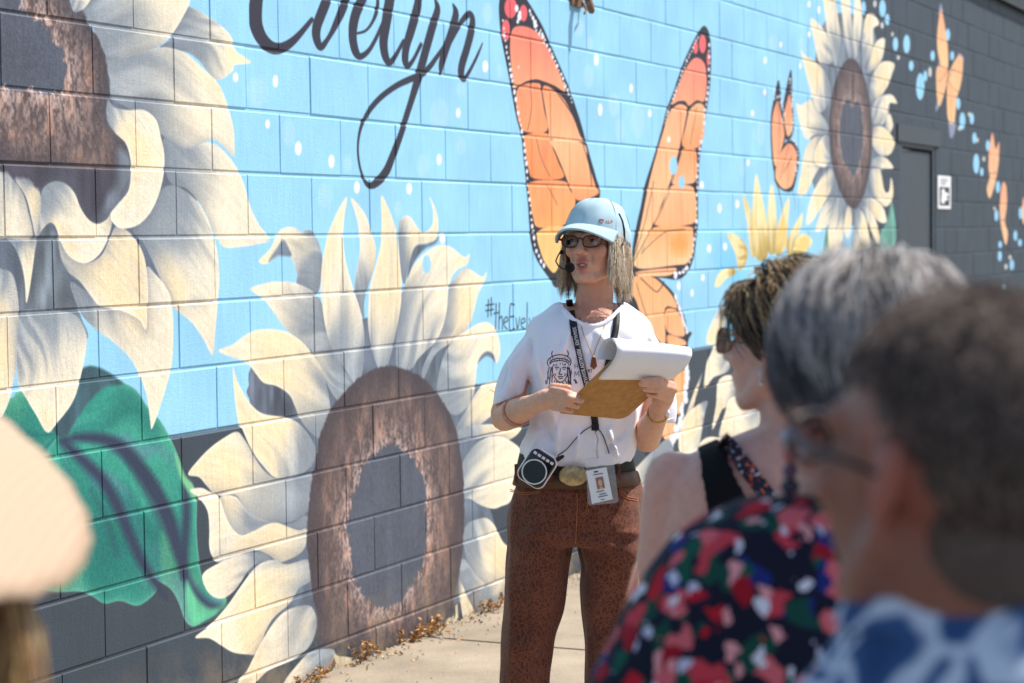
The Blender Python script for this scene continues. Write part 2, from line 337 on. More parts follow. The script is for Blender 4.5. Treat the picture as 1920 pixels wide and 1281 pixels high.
# --- left sunflower
c1 = (20, 90)
flat(Z('A', '-400 500 0 600 200 600 420 220 560 230 660 480 740 760 740 960 620 1100 300 1150 200 1180 -100 1250 -400 1100'), DKB * 1.05, 1, tex=.25)
flat(Z('A', '100 900 220 880 250 1020 300 1180 320 1281 100 1281 75 1180'), C(128, 140, 150), 1, tex=.5)
for i, (s, g) in enumerate((('640 145 690 40 720 30 790 70 860 130 882 190 915 215 942 238 880 246 870 270 810 300 740 225 690 195 600 182', .5), ('345 100 300 20 400 -120 600 -200 740 -120 715 0 695 50 640 138 570 190 480 220 392 232 385 200', .18), ('395 234 480 215 590 182 640 182 700 205 760 260 815 312 850 390 875 480 880 560 875 590 845 558 800 525 750 545 700 558 650 545 600 500 500 420 420 370 412 300', .28),
        ('618 520 700 558 780 535 830 560 880 620 915 690 940 780 975 850 1012 900 960 920 850 932 820 905 800 870 760 780 700 710 640 690 612 600', .1), ('500 862 560 800 600 720 640 697 690 715 750 770 790 850 815 950 822 1050 815 1150 806 1250 797 1335 765 1281 720 1215 660 1165 640 1140 600 1050 560 960 530 905', .3),
        ('-60 1010 0 1010 45 1030 65 1100 72 1200 70 1300 50 1440 20 1540 -10 1560 -60 1400', .1), ('75 1190 100 1165 200 1168 280 1182 316 1235 326 1290 302 1420 272 1512 212 1592 175 1626 135 1562 98 1500 66 1430 64 1290', .15), ('545 1010 580 1030 620 1080 645 1150 650 1290 640 1390 600 1530 570 1611 563 1585 548 1480 500 1365 430 1290 370 1245 305 1180 262 1062 330 1100 420 1150 540 1180', .12),
        ('215 870 226 960 255 1022 300 1060 345 1120 375 1150 460 1170 520 1200 548 1240 552 1150 553 1080 540 970 500 890 440 850 410 900 380 960 330 990 280 980 240 930', .2), ('0 860 60 940 90 1040 98 1140 115 1060 130 950 137 885 90 900', .15), ('-80 600 -20 600 30 655 80 720 105 800 122 890 80 900 20 895 -80 890', .1), ('52 668 85 660 120 680 146 720 156 780 150 830 133 890 116 820 95 740', .1))):
    petal(Z('A', s), c1, g, i)
disc(Z('A', '-500 -300 -200 -420 80 -330 200 -150 270 -20 345 110 388 190 405 280 416 370 445 470 492 600 490 660 460 730 400 800 360 838 320 815 280 730 215 682 155 715 100 670 50 668 0 640 -200 660 -420 500'), Z('A', '-400 -200 -100 -250 40 -60 90 40 165 95 192 150 238 205 240 340 180 345 100 332 0 330 -200 330 -400 250'), 46)
flat(Z('A', '-200 625 0 615 150 622 330 630 420 640 470 640 440 720 390 790 360 838 320 815 280 730 215 682 155 715 100 665 50 664 0 635 -200 660'), C(74, 72, 84), 1, soft=5, tex=.2)
flat(Z('A', '438 560 490 600 490 670 455 740 420 795 372 820 400 740 430 690'), C(120, 128, 140), 1, soft=5, tex=.4)
petal(Z('A', '155 720 180 690 215 682 250 695 280 730 300 780 330 825 365 842 400 825 420 795 418 850 400 910 370 960 325 990 280 980 245 945 220 890 205 850 185 838 160 860 138 890 150 790'), (90, 300), -.1, 3)
petal(Z('A', '403 378 430 405 480 415 540 415 585 450 605 520 618 600 605 700 570 790 520 845 460 860 425 840 415 805 440 770 480 720 490 660 488 600 470 540 430 500 400 450'), (100, 200), -.05, 5)
for i in range(13):      # the side of the flower that the frame cuts off
    a = R(100 + i * 17.5); ca_, sa_ = math.cos(a), -math.sin(a); b_ = np.array((-10 + 215 * ca_, 95 + 235 * sa_)); t_ = np.array((-10 + (395 + 40 * (i % 3)) * ca_, 95 + (420 + 30 * (i % 2)) * sa_)); n_ = np.array((-(t_ - b_)[1], (t_ - b_)[0])) * .3
    if t_[0] < -20: petal(np.array([b_ + n_ * .5, b_ * .6 + t_ * .4 + n_, b_ * .25 + t_ * .75 + n_ * .7, t_, b_ * .3 + t_ * .7 - n_ * .75, b_ * .65 + t_ * .35 - n_, b_ - n_ * .5]), c1, .15, i)
petal(Z('A', '262 -30 345 -30 330 15 300 42 272 42'), c1, .2, 2)

# --- middle sunflower
c2 = (728, 955)
flat(Z('D', '640 620 760 640 900 620 1010 520 1120 520 1240 600 1330 760 1330 900 1500 1050 1400 1281 1500 1700 1560 1960 1200 2010 800 2080 400 2150 300 1900 300 1600 330 1281 300 1000 330 850 600 780'), C(104, 116, 132), 1, tex=.3)
def UL(s, *a, **k): petal(Z(*s), c2, *a, **k)
flat(Z('D', '322 885 298 955 290 1000 340 1072 420 1112 512 1104 535 1070 490 1000 430 960 370 945'), C(104, 114, 130), 1, tex=.5)
for i, (z, s, g) in enumerate((('D', '345 358 400 300 440 220 490 195 530 205 545 220 590 210 620 240 640 290 650 330 650 400 640 480 620 520 570 495 530 470 530 420 510 360 490 330 465 330 430 340 395 365 370 375', .25), ('D', '600 790 700 800 760 890 805 945 770 990 730 1030 690 980 640 880', .6), ('D', '305 495 370 468 440 458 520 465 590 495 630 530 660 600 690 700 705 800 660 800 600 790 540 740 470 680 420 610 370 545', .3),
        ('D', '787 55 830 95 865 150 885 220 905 290 905 350 890 420 870 480 850 560 850 640 830 590 805 500 815 400 830 300 825 200 810 130', .25), ('D', '1015 190 1035 150 1055 140 1080 155 1105 195 1135 220 1165 205 1180 170 1180 110 1163 50 1190 100 1205 160 1205 230 1190 260 1150 275 1100 285 1080 330 1060 400 1045 470 1030 430 1020 320', .35),
        ('D', '1290 440 1330 395 1370 405 1415 435 1440 412 1425 470 1400 520 1380 600 1350 680 1290 740 1200 800 1150 900 1135 930 1130 880 1180 770 1230 680 1250 580 1260 480', .5), ('D', '1190 290 1240 283 1280 300 1330 340 1357 325 1345 375 1300 400 1270 440 1255 500 1250 580 1235 660 1200 740 1150 790 1110 830 1075 880 1010 870 1005 760 1015 650 1030 540 1060 430 1110 350', .05),
        ('D', '1200 960 1215 880 1240 800 1290 730 1350 690 1400 660 1450 655 1485 690 1505 770 1500 830 1480 850 1470 810 1440 795 1410 820 1390 880 1385 960 1370 1020 1340 1070 1290 1100 1240 1060 1210 1000', .15), ('D', '1390 990 1440 945 1500 940 1540 960 1520 1050 1440 1120 1350 1190 1300 1210 1300 1150 1340 1080', .25),
        ('D', '770 50 757 150 750 250 760 350 780 430 800 500 830 590 850 700 850 800 845 880 830 930 805 945 760 880 700 790 665 680 648 560 645 450 655 340 680 230 720 130', .02), ('D', '933 45 965 100 995 180 1010 250 1020 350 1030 450 1030 560 1010 680 990 770 970 840 960 870 920 875 890 790 870 680 870 580 880 480 905 380 930 280 935 180', .05),
        ('D', '150 790 220 760 280 715 340 690 420 688 490 705 550 745 590 790 640 860 665 930 685 1030 690 1110 680 1140 650 1210 600 1190 550 1130 520 1060 490 1000 430 960 370 945 330 900 290 850 210 820', .1),
        ('E', '5 240 60 255 100 300 150 345 240 345 280 395 340 450 420 480 500 482 560 460 605 420 620 330 640 240 560 250 480 265 420 250 370 205 330 140 290 70 250 28 190 55 120 105 60 165', .3), ('P', '435.9 689.6 443.7 713 455 736 471 760 494 777 541 785 568 803 590 837 592 852 583 875 560 892 530 898 511 894 493 875 478 856 466 834 453 804 447 795 440 750', .1),
        ('E', '165 355 240 350 280 395 340 450 430 480 520 485 595 445 600 500 560 515 460 485 400 490 340 520 260 543 220 500 190 450', .95), ('E', '15 320 70 308 110 325 160 355 190 440 220 500 265 543 330 525 400 490 450 483 500 500 560 520 600 515 592 600 560 640 500 670 460 678 400 640 340 620 240 650 160 680 125 650 110 600 110 500 100 420 60 360', -.05),
        ('E', '80 740 150 690 240 650 320 630 380 635 420 665 360 680 310 720 270 780 230 830 180 862 130 850 95 810', .2), ('E', '40 1055 120 990 200 900 270 800 330 720 380 680 440 668 500 690 600 665 612 700 620 770 560 810 520 880 440 950 400 1010 350 1130 300 1140 230 1130 170 1095 110 1060', .05), ('E', '250 1290 300 1220 340 1140 400 1030 470 940 540 905 610 895 640 930 650 1000 620 1090 560 1150 500 1180 400 1225 320 1300', .1),
        ('E', '480 1300 560 1180 620 1130 720 1110 740 1150 700 1220 640 1290', .5), ('E', '1350 60 1400 0 1650 -10 1660 30 1600 70 1540 45 1450 60', .5), ('E', '1370 210 1400 140 1460 75 1540 48 1620 75 1680 140 1660 250 1620 370 1570 400 1530 412 1470 395 1420 365 1375 345', .05), ('E', '1380 560 1400 490 1450 465 1500 460 1540 500 1580 580 1650 640 1640 740 1560 775 1480 800 1440 740 1400 680', .1),
        ('E', '1355 770 1375 660 1440 740 1490 800 1420 830 1380 880 1360 870', .9), ('E', '1420 860 1500 800 1580 770 1660 790 1640 900 1570 930 1470 965', .6), ('E', '1360 770 1400 850 1450 960 1390 975 1370 900', -.1))):
    UL((z, s), g, i)
flat(Z('D', '465 258 496 310 500 336 440 335 392 362 430 300'), C(110, 122, 138), 1, soft=2, tex=.4)
flat(Z('D', '1206 235 1196 272 1140 302 1092 362 1058 440 1072 350 1098 288 1150 277 1190 262'), C(112, 122, 138), 1, soft=2, tex=.3)
flat(Z('D', '1395 850 1412 815 1442 793 1472 808 1482 850 1468 830 1440 815 1415 832'), C(110, 120, 135), 1, soft=2)
dots('D', '1150 375 20 45', BLUE, 1)
dots('D', '1227 250 13 28', WHI, .9)
disc(Z('P', '600 818 619 771 639 744 670 712 701 693 732 687 764 695 795 712 818 736 838 767 853 799 859 822 866 875 870 931 870 988 865 1044 856 1100 846 1140 838 1172 800 1190 755 1213 700 1225 650 1215 600 1213 594 1157 583 1093 576 1025 577 969 583 912 594 849'),
     Z('E', '1000 95 950 120 910 170 875 230 850 300 825 380 805 470 805 560 820 660 840 760 880 840 930 890 980 910 1020 900 1070 870 1120 800 1160 720 1190 640 1198 540 1195 420 1190 320 1165 230 1120 160 1070 110'), 30)
# peeling and bare footing along the foot of the wall
FOOT = C(226, 212, 180)
for s in ('735 1135 800 1150 862 1165 840 1215 760 1250 700 1290 735 1200', '1010 1140 1050 1090 1065 1120 1085 1135 1000 1180', '1288 985 1310 955 1330 950 1340 900 1352 890 1356 960 1380 980 1370 1040 1290 1060', '1395 975 1450 955 1560 905 1580 990 1420 1010'):
    flat(Z('E', s), FOOT, 1, k=2, tex=.25)
for s in ('742 1115 4 752 1140 4 800 1146 5 862 1162 3', '1052 1022 3 1060 1060 6 1068 1098 3', '1204 945 3 1206 978 4', '1335 890 3 1338 930 5 1336 960 2', '735 1165 3 738 1200 3'):
    pen('E', s, C(40, 42, 46))

# --- large monarch
ORG, PEA, RED, BLK = C(250, 160, 108), C(252, 188, 140), C(238, 112, 108), C(46, 46, 58)
LW = Z('F', '120 -260 100 -120 82 0 80 60 88 150 105 240 125 340 140 420 155 500 175 580 185 680 195 780 205 880 210 960 218 1040 240 1110 270 1160 300 1200 335 1235 420 1160 480 1000 515 840 500 770 480 700 455 610 430 520 400 430 370 350 335 270 300 190 265 110 225 40 185 -30 150 -140')
RW = Z('F', '962 112 930 150 890 230 860 300 830 390 800 470 780 550 755 640 730 720 705 800 690 880 670 970 655 1060 650 1140 655 1180 720 1185 790 1195 850 1200 890 1170 915 1110 925 1040 935 960 935 860 938 780 940 700 950 620 965 520 980 420 990 320 992 230 985 150')
HW = Z('J', '-60 -30 30 -60 110 -50 170 0 200 40 225 90 240 140 250 185 268 195 252 230 248 330 252 400 238 480 226 560 200 640 160 705 110 740 60 700 0 500')
for q in (LW, RW, HW): flat(q, BLK, 3)
def cell(z, s, col, col2=None, k=5):
    P = smooth_loop(canv(Z(z, s)), k); f = field(P)
    if f is None: return
    sl, X, Y = f; d = inside(P, X, Y); n = vn(X / 30, Y / 60, 3); h = (Y - P[:, 1].min()) / (np.ptp(P[:, 1]) + 1e-6)
    c = lerp(col2 if col2 is not None else col, col, np.clip(h + .3 * (n - .5), 0, 1)[..., None]) * (1 + .07 * (vn(X / 7, Y / 40, 5) - .5))[..., None]
    put(sl, np.clip(d / 1.6 + .5, 0, 1), c, 3)
for s, a, b in (('140 125 165 113 210 120 255 150 285 200 315 260 345 330 365 395 320 370 270 350 240 342 200 350 165 370 148 375 135 300 128 220 130 160', C(241, 132, 112), C(250, 166, 124)), ('165 380 200 360 245 358 260 375 275 470 288 562 200 568 172 540 157 470 156 410', C(248, 150, 112), ORG), ('270 372 320 390 365 435 400 505 430 585 446 610 300 596 296 565 281 470', C(248, 156, 110), PEA), ('195 582 288 574 308 630 336 700 355 765 232 768 208 730 194 650', ORG, C(250, 150, 92)),
               ('305 602 442 618 462 690 492 790 508 832 420 862 384 800 352 720 322 650', PEA, ORG), ('216 782 357 778 384 815 408 868 372 960 252 978 226 930 214 850', ORG, C(251, 170, 104)), ('250 992 372 978 352 1100 322 1170 292 1150 262 1090', C(250, 190, 120), C(252, 205, 130))):
    cell('F', s, a, b)
for s, a, b in (('905 262 935 249 963 276 971 330 969 400 958 438 930 432 896 455 880 436 850 436 822 448 846 380 870 320', C(244, 140, 122), C(250, 170, 128)), ('900 472 935 444 962 462 963 540 943 628 868 628 882 540', PEA, ORG), ('792 545 812 484 850 449 884 458 886 482 872 560 852 650 828 740 798 830 742 960 690 1095 666 1145 662 1100 692 950 722 800 752 680', C(252, 176, 132), C(253, 204, 150)), ('868 640 920 640 929 680 929 760 910 788 822 788 852 700', ORG, PEA),
               ('818 800 905 800 924 840 928 920 904 964 748 966 782 880', PEA, C(251, 178, 126)), ('742 978 900 974 914 1010 914 1080 888 1130 840 1139 674 1152 702 1070', C(251, 176, 116), C(252, 200, 150)), ('678 1166 828 1150 838 1165 800 1186 690 1184', PEA, PEA)):
    cell('F', s, a, b)
for s in ('20 40 -40 0 30 -50 100 -45 150 -5 188 42 203 88 152 90 150 245 60 130', '156 97 204 97 228 150 234 208 162 188', '164 202 230 222 242 245 200 250 168 250', '196 380 238 352 240 400 230 480 210 545 194 500 190 430', '150 602 195 575 195 630 170 660 150 645', '60 260 145 260 185 380 190 560 140 640 60 560'):
    cell('J', s, C(251, 178, 120), PEA)
dots('F', '855 1050 38 48', C(249, 150, 66), .6, 14); dots('F', '275 905 30 60', C(250, 140, 80), .3, 14); dots('F', '275 660 16 60', C(248, 120, 90), .3, 10)
pen('F', '215 360 1.6 222 460 1.6 205 560 1.6', BLK); pen('F', '240 590 1.4 262 680 1.4 300 760 1.4', BLK); pen('F', '290 800 1.4 330 880 1.4', BLK); pen('F', '930 460 1.4 915 540 1.4 900 620 1.4', BLK); pen('F', '690 1090 1.4 790 1000 1.4 880 985 1.2', BLK)
pen('F', '640 1160 2 720 1010 2 800 850 2 868 640 3', BLK); pen('F', '655 1120 2 700 980 2 745 780 2', BLK); pen('F', '440 615 2 470 720 3 480 800 2', BLK); pen('F', '330 400 2 400 500 3 450 612 2', BLK)
pen('F', '690 1195 3 750 1250 2 770 1245 3 790 1210 3', BLK); pen('J', '30 -20 2 60 80 2 80 130 1', BLK)
dots('F', '130 35 27 46 185 58 17 36 110 132 18 47', C(236, 104, 110), 1); dots('F', '955 190 15 40 925 205 10 28 979 255 7 30', C(236, 108, 112), 1)
rnd = random.Random(4)
def beads(z, pts, wob, a0, a1, step):
    P = smooth_loop(Z(z, pts), 30, False); x0, y0, k = ZN[z]; acc = 0; s = ''
    for i in range(1, len(P)):
        acc += np.hypot(*(P[i] - P[i - 1])) * k
        if acc > step * rnd.uniform(.75, 1.3):
            acc = 0; a = rnd.uniform(a0, a1); q = (P[i] - (x0, y0)) * k; s += f'{q[0] + rnd.uniform(-wob, wob)} {q[1]} {a} {a * rnd.uniform(1.5, 2.2)} '
    dots(z, s, C(236, 240, 248), 1, .9)
beads('F', '96 60 104 150 118 240 138 340 151 420 166 500 184 580 194 680 203 780 213 880 224 970 233 1040 255 1110 290 1160', 2, 3, 6.2, 27)
beads('F', '160 20 165 90 150 100', 6, 5, 9, 18); beads('F', '205 30 225 80 250 120 285 190 320 260 345 320 375 390 400 450', 3, 2.5, 5.5, 18); beads('F', '215 60 245 135 275 165', 5, 3, 7, 18)
beads('F', '940 150 905 225 872 300 842 385 812 465 790 540', 2, 2, 4, 15); beads('F', '980 170 985 240 982 330 974 420 960 520 946 610 935 690 932 780 929 860 928 960 918 1040 903 1115 868 1172', 2, 2.5, 5.5, 25); beads('F', '820 1190 860 1170 890 1150', 8, 5, 8, 12)
beads('J', '190 20 215 80 235 150 245 190', 3, 4, 7, 14); beads('J', '250 260 246 400 232 500 218 580 190 650 150 700 120 720', 6, 6, 11, 22); beads('J', '215 560 195 640 160 690 130 690', 8, 6, 12, 20)
dots('F', '830 712 17 40 865 783 13 28', BLUE, 1); dots('F', '810 600 7 13 165 290 4 5', WHI, .9)

# --- petals low behind the speaker, yellow flower, right sunflower
c5 = (1560, 1000)
for i, s in enumerate(('-120 900 0 800 110 690 170 650 190 740 120 830 60 1000 -80 1150', '20 1100 60 900 110 760 220 700 330 690 420 720 440 820 330 900 200 950 100 1150', '320 420 330 330 345 290 368 245 400 250 430 320 420 360 360 385 335 420', '355 605 372 500 382 400 435 375 480 420 450 500 400 520 372 580', '240 560 265 480 312 365 292 445 268 530 250 580', '215 700 232 560 330 484 322 545 305 640 290 700', '385 640 410 540 440 470 540 480 620 560 560 640 440 650', '300 680 340 640 420 650 520 660 480 720 360 730', '330 235 352 150 400 75 420 120 400 200 372 240')):
    petal(Z('J', s), c5, .25 if i < 2 else .08, i)
cy = (1440, 590); YB, YD = C(248, 231, 178), C(236, 200, 112)
for i, s in enumerate(('220 865 240 1000 258 1140 295 1110 270 980', '350 820 332 920 330 1110 366 1120 370 980', '487 950 440 1020 415 1090 430 1150 462 1080', '278 775 265 900 260 1010 280 1150 330 1140 325 980 300 860', '425 880 385 970 365 1060 370 1140 412 1100 420 1000', '530 1075 490 1040 450 1080 440 1150 490 1130', '150 1040 200 1055 240 1110 232 1175 202 1205 185 1130', '95 1272 120 1210 180 1195 187 1220 150 1240 115 1276')):
    petal(Z('G', s), cy, -.1, i, base=C(206, 176, 96), col=YB, yel=YD, rim=.5)
flat(Z('G', '830 1040 860 990 885 900 902 1060 870 1120 830 1120'), C(98, 150, 138), 2, tex=.3); flat(Z('G', '580 1130 588 1040 605 1000 612 1130'), C(98, 150, 138), 2)
c3 = (1595, 249)
flat(Z('G', '560 150 640 60 780 100 830 250 850 450 840 700 830 900 760 1000 640 980 540 850 520 650 530 400'), C(120, 132, 146), 1, tex=.3)
for i, s in enumerate(('575 -60 590 100 600 200 620 280 640 290 655 180 640 60 625 -40 600 -100', '655 -40 665 100 680 220 700 262 712 180 700 60 690 -40', '722 -40 712 80 708 200 720 270 740 180 750 80 738 -30', '770 70 755 140 748 230 755 300 780 260 800 200 800 130 825 110 815 80 795 62', '850 172 815 185 790 240 770 320 800 312 835 270 848 220', '893 285 845 275 810 310 785 380 790 450 830 430 860 390 880 340', '905 462 885 425 850 425 800 460 792 540 840 555 865 510 872 460', '888 560 875 510 860 520 850 580 870 595',
                       '893 625 850 570 800 570 795 640 830 690 870 690 890 660', '890 748 850 700 800 710 795 765 850 752', '880 790 890 850 880 900 850 920 810 880 785 820 790 760 830 760 850 850 872 850', '860 985 830 990 790 950 760 900 790 880 840 920', '820 1090 780 1000 750 920 780 930 810 980 826 1050', '705 1110 715 1000 730 930 760 960 780 1040 780 1110', '610 1120 600 1020 620 920 650 880 665 950 667 1050 640 1130', '670 1000 690 910 705 970 695 1050 680 1060',
                       '545 1030 560 960 590 900 625 870 620 940 590 1010', '505 1005 510 930 540 840 600 750 625 790 610 850 560 940', '465 865 480 760 500 660 540 610 600 620 590 700 540 780 500 862', '458 465 480 470 525 445 560 500 600 560 590 600 540 600 500 620 475 550', '478 225 500 250 560 290 600 350 610 420 590 480 560 500 530 440 505 340', '520 85 560 110 600 170 620 260 600 290 560 280 540 200', '537 720 545 660 580 605 605 620 605 720 580 745')):
    petal(Z('G', s), c3, .05, i, k=4)
disc(Z('G', '700 260 735 285 762 350 782 440 794 540 795 640 785 750 765 850 738 910 712 932 680 905 650 850 625 770 608 670 603 560 612 450 632 360 662 290'), Z('G', '705 475 690 440 668 470 654 530 650 610 662 700 688 750 714 785 735 740 752 650 752 560 745 480 728 450'), 34, .4)

# --- small monarchs
for s in ('378 358 358 440 345 520 345 640 358 765 385 710 412 610 405 540 392 480 388 400', '436 311 414 390 397 490 402 560 415 625 441 605 449 540 442 440', '358 775 373 690 420 628 456 640 472 690 463 770 441 848 400 850 372 822'):
    flat(Z('G', s), BLK, 3)
for s in ('374 450 356 500 350 560 352 640 362 740 384 690 405 610 398 545 385 490', '428 420 412 470 404 520 410 570 420 608 436 590 442 540 436 470', '364 780 378 700 420 642 448 655 460 700 452 770 436 828 402 842 376 815'):
    cell('G', s, C(246, 158, 120), PEA)
pen('G', '372 460 1.5 384 560 1.5 380 690 1.5', BLK); pen('G', '425 650 1.5 405 720 1.5 385 800 1.5', BLK); pen('G', '440 700 2 400 770 1.5', BLK)
pen('G', '362 800 5 380 850 4 395 930 2 400 980 1', BLK); pen('G', '440 840 2 452 900 1 452 930 1', BLK)
beads('G', '372 380 360 440 382 430 400 500 398 560', 6, 2, 4, 14); beads('G', '432 340 438 400 444 500 440 600 460 650 466 700 455 780', 4, 2, 4.5, 15)
LAV = C(140, 150, 175)
for s in ('375 15 366 60 385 60', '370 455 353 478 362 425', '410 515 415 590 430 580 440 525', '450 228 472 245 470 270 450 245', '372 262 362 290 385 295'): flat(Z('H', s), LAV, 3, soft=2)
for s in ('375 42 362 120 360 200 372 270 388 292 405 290 404 200 390 100', '360 288 355 350 360 420 370 458 390 400 402 340 402 290', '452 238 470 262 465 340 450 400 435 420 405 352 420 290', '405 350 402 450 408 515 430 530 440 450 437 410'): cell('H', s, C(250, 182, 136), C(252, 206, 150))
for s in ('597 570 584 640 580 720 585 760 572 810 585 852 606 790 620 720 626 650 625 608 610 640', '640 785 630 850 630 930 640 1000 655 1052 663 1000 650 950 658 880 655 800', '730 845 723 920 732 965 740 900'): cell('H', s, C(249, 176, 136), C(252, 204, 156))
pen('H', '404 300 1.5 380 340 1 362 350 1', BLK); pen('H', '405 345 1.5 430 380 1 450 395 1', BLK); pen('H', '405 340 1.5 435 290 1', BLK); pen('H', '578 745 1.5 620 742 1.5', C(130, 90, 70)); pen('H', '632 945 1.5 660 942 1.5', C(110, 80, 70))
CAN = np.clip(CAN, 0, 1)
MURAL = bpy.data.images.new('mural_paint', CW, CH, alpha=False)
_px = np.ones((CH, CW, 4), np.float32); _px[..., :3] = CAN; MURAL.pixels.foreach_set(_px.ravel()); MURAL.update(); MURAL.pack(); del _px, CAN, FLOW
# ------------------------------------------------------------------ painted block wall
def wall_material():
    m, t, p = new_mat('painted_block'); L = t.links.new
    g = N(t, 'ShaderNodeNewGeometry')
    du = N(t, 'ShaderNodeVectorMath', operation='DOT_PRODUCT'); du.inputs[1].default_value = WDIR; L(g.outputs['Position'], du.inputs[0])
    off = W0.dot(WDIR) + C0 * BW; mu = N(t, 'ShaderNodeMapRange', clamp=False); L(du.outputs['Value'], mu.inputs[0]); mu.inputs[1].default_value = off; mu.inputs[2].default_value = off + CW / RES
    sx = N(t, 'ShaderNodeSeparateXYZ'); L(g.outputs['Position'], sx.inputs[0])
    mv = N(t, 'ShaderNodeMapRange', clamp=False); L(sx.outputs['Z'], mv.inputs[0]); mv.inputs[1].default_value = ZB0; mv.inputs[2].default_value = ZB0 + CH / RES
    cx = N(t, 'ShaderNodeCombineXYZ'); L(mu.outputs[0], cx.inputs[0]); L(mv.outputs[0], cx.inputs[1])
    im = N(t, 'ShaderNodeTexImage', image=MURAL, extension='EXTEND', interpolation='Cubic'); L(cx.outputs[0], im.inputs[0])
    n1 = N(t, 'ShaderNodeTexNoise', Scale=3.0, Detail=6); L(g.outputs['Position'], n1.inputs['Vector'])
    mr = N(t, 'ShaderNodeMapRange'); mr.inputs[1].default_value = .3; mr.inputs[2].default_value = .7; mr.inputs[3].default_value = .93; mr.inputs[4].default_value = 1.03; L(n1.outputs[0], mr.inputs[0])
    # pin holes of the block face
    vo = N(t, 'ShaderNodeTexVoronoi', Scale=95.0); L(g.outputs['Position'], vo.inputs['Vector'])
    lt = N(t, 'ShaderNodeMath', operation='LESS_THAN'); L(vo.outputs['Distance'], lt.inputs[0]); lt.inputs[1].default_value = .13
    sc = N(t, 'ShaderNodeSeparateColor'); L(vo.outputs['Color'], sc.inputs[0]); gt = N(t, 'ShaderNodeMath', operation='GREATER_THAN'); L(sc.outputs[0], gt.inputs[0]); gt.inputs[1].default_value = .86
    hole = N(t, 'ShaderNodeMath', operation='MULTIPLY'); L(lt.outputs[0], hole.inputs[0]); L(gt.outputs[0], hole.inputs[1])
    mx = N(t, 'ShaderNodeMix', data_type='RGBA', blend_type='MULTIPLY'); mx.inputs[0].default_value = 1; L(im.outputs[0], mx.inputs[6]); L(mr.outputs[0], mx.inputs[7])
    mp = N(t, 'ShaderNodeMapping'); mp.inputs['Scale'].default_value = (90, 90, 9); L(g.outputs['Position'], mp.inputs[0]); n4 = N(t, 'ShaderNodeTexNoise', Scale=1.0, Detail=5); L(mp.outputs[0], n4.inputs['Vector'])   # brush and roller drag
    m4 = N(t, 'ShaderNodeMapRange'); m4.inputs[1].default_value = .3; m4.inputs[2].default_value = .7; m4.inputs[3].default_value = .94; m4.inputs[4].default_value = 1.05; L(n4.outputs[0], m4.inputs[0])
    bx_ = N(t, 'ShaderNodeMix', data_type='RGBA', blend_type='MULTIPLY'); bx_.inputs[0].default_value = 1; L(mx.outputs[2], bx_.inputs[6]); L(m4.outputs[0], bx_.inputs[7])
    n5 = N(t, 'ShaderNodeTexNoise', Scale=7.0, Detail=7, Roughness=.7); L(g.outputs['Position'], n5.inputs['Vector']); zd = N(t, 'ShaderNodeMapRange'); zd.inputs[1].default_value = .26; zd.inputs[2].default_value = .0; L(sx.outputs['Z'], zd.inputs[0])   # splashed dirt
    dm = N(t, 'ShaderNodeMath', operation='MULTIPLY'); L(zd.outputs[0], dm.inputs[0]); d5 = N(t, 'ShaderNodeMapRange'); d5.inputs[1].default_value = .42; d5.inputs[2].default_value = .66; L(n5.outputs[0], d5.inputs[0]); L(d5.outputs[0], dm.inputs[1]); d6 = N(t, 'ShaderNodeMath', operation='MULTIPLY'); d6.inputs[1].default_value = .7; L(dm.outputs[0], d6.inputs[0])
    gm = N(t, 'ShaderNodeMix', data_type='RGBA'); L(d6.outputs[0], gm.inputs[0]); L(bx_.outputs[2], gm.inputs[6]); gm.inputs[7].default_value = srgb((150, 132, 108)) + (1,)
    hs = N(t, 'ShaderNodeMix', data_type='RGBA', blend_type='MULTIPLY'); hs.inputs[0].default_value = 1; L(gm.outputs[2], hs.inputs[6]); hs.inputs[7].default_value = (.9, .9, .9, 1); L(hs.outputs[2], p.inputs['Base Color'])
    p.inputs['Roughness'].default_value = .62; p.inputs['Specular IOR Level'].default_value = .3
    n2 = N(t, 'ShaderNodeTexNoise', Scale=150.0, Detail=4, Roughness=.65); L(g.outputs['Position'], n2.inputs['Vector'])
    sb = N(t, 'ShaderNodeMath', operation='SUBTRACT'); L(n2.outputs[0], sb.inputs[0]); L(hole.outputs[0], sb.inputs[1])
    b = N(t, 'ShaderNodeBump', Strength=.42, Distance=.004); L(sb.outputs[0], b.inputs['Height']); L(b.outputs[0], p.inputs['Normal'])
    return m
M_WALL = wall_material()
wall = empty('mural_wall', wall_pt(10, 0), 'long concrete block wall painted with sunflowers, monarch butterflies and black lettering on blue', 'wall')
WANG = math.atan2(WDIR.y, WDIR.x)
DOOR_C0, DOOR_C1, DOOR_R = 23.55, 26.2, 3.35          # opening of the side door
def block_mesh(w, h, seed):
    rn = random.Random(seed); d, bh, bv, r = .03, .0062, .0018, .0050
    hw, hh = w / 2, h / 2; J = lambda a: a + rn.uniform(-.0008, .0008)
    o = [(-hw, r, -hh), (hw, r, -hh), (hw, r, hh), (-hw, r, hh)]
    i = [(-hw + J(bv), 0, -hh + J(bh)), (hw - J(bv), 0, -hh + J(bh)), (hw - J(bv), 0, hh - J(bh)), (-hw + J(bv), 0, hh - J(bh))]
    k = [(x, d, z) for x, _, z in o]
    f = [(4, 5, 6, 7)] + [(a, (a + 1) % 4, 4 + (a + 1) % 4, 4 + a) for a in range(4)] + [(8 + a, 8 + (a + 1) % 4, (a + 1) % 4, a) for a in range(4)]
    me = bpy.data.meshes.new('block'); me.from_pydata(o + i + k, [], f); me.materials.append(M_WALL); return me
JT = .003
FULL = [block_mesh(BW - JT, BH - JT, s) for s in range(6)]
cells = []
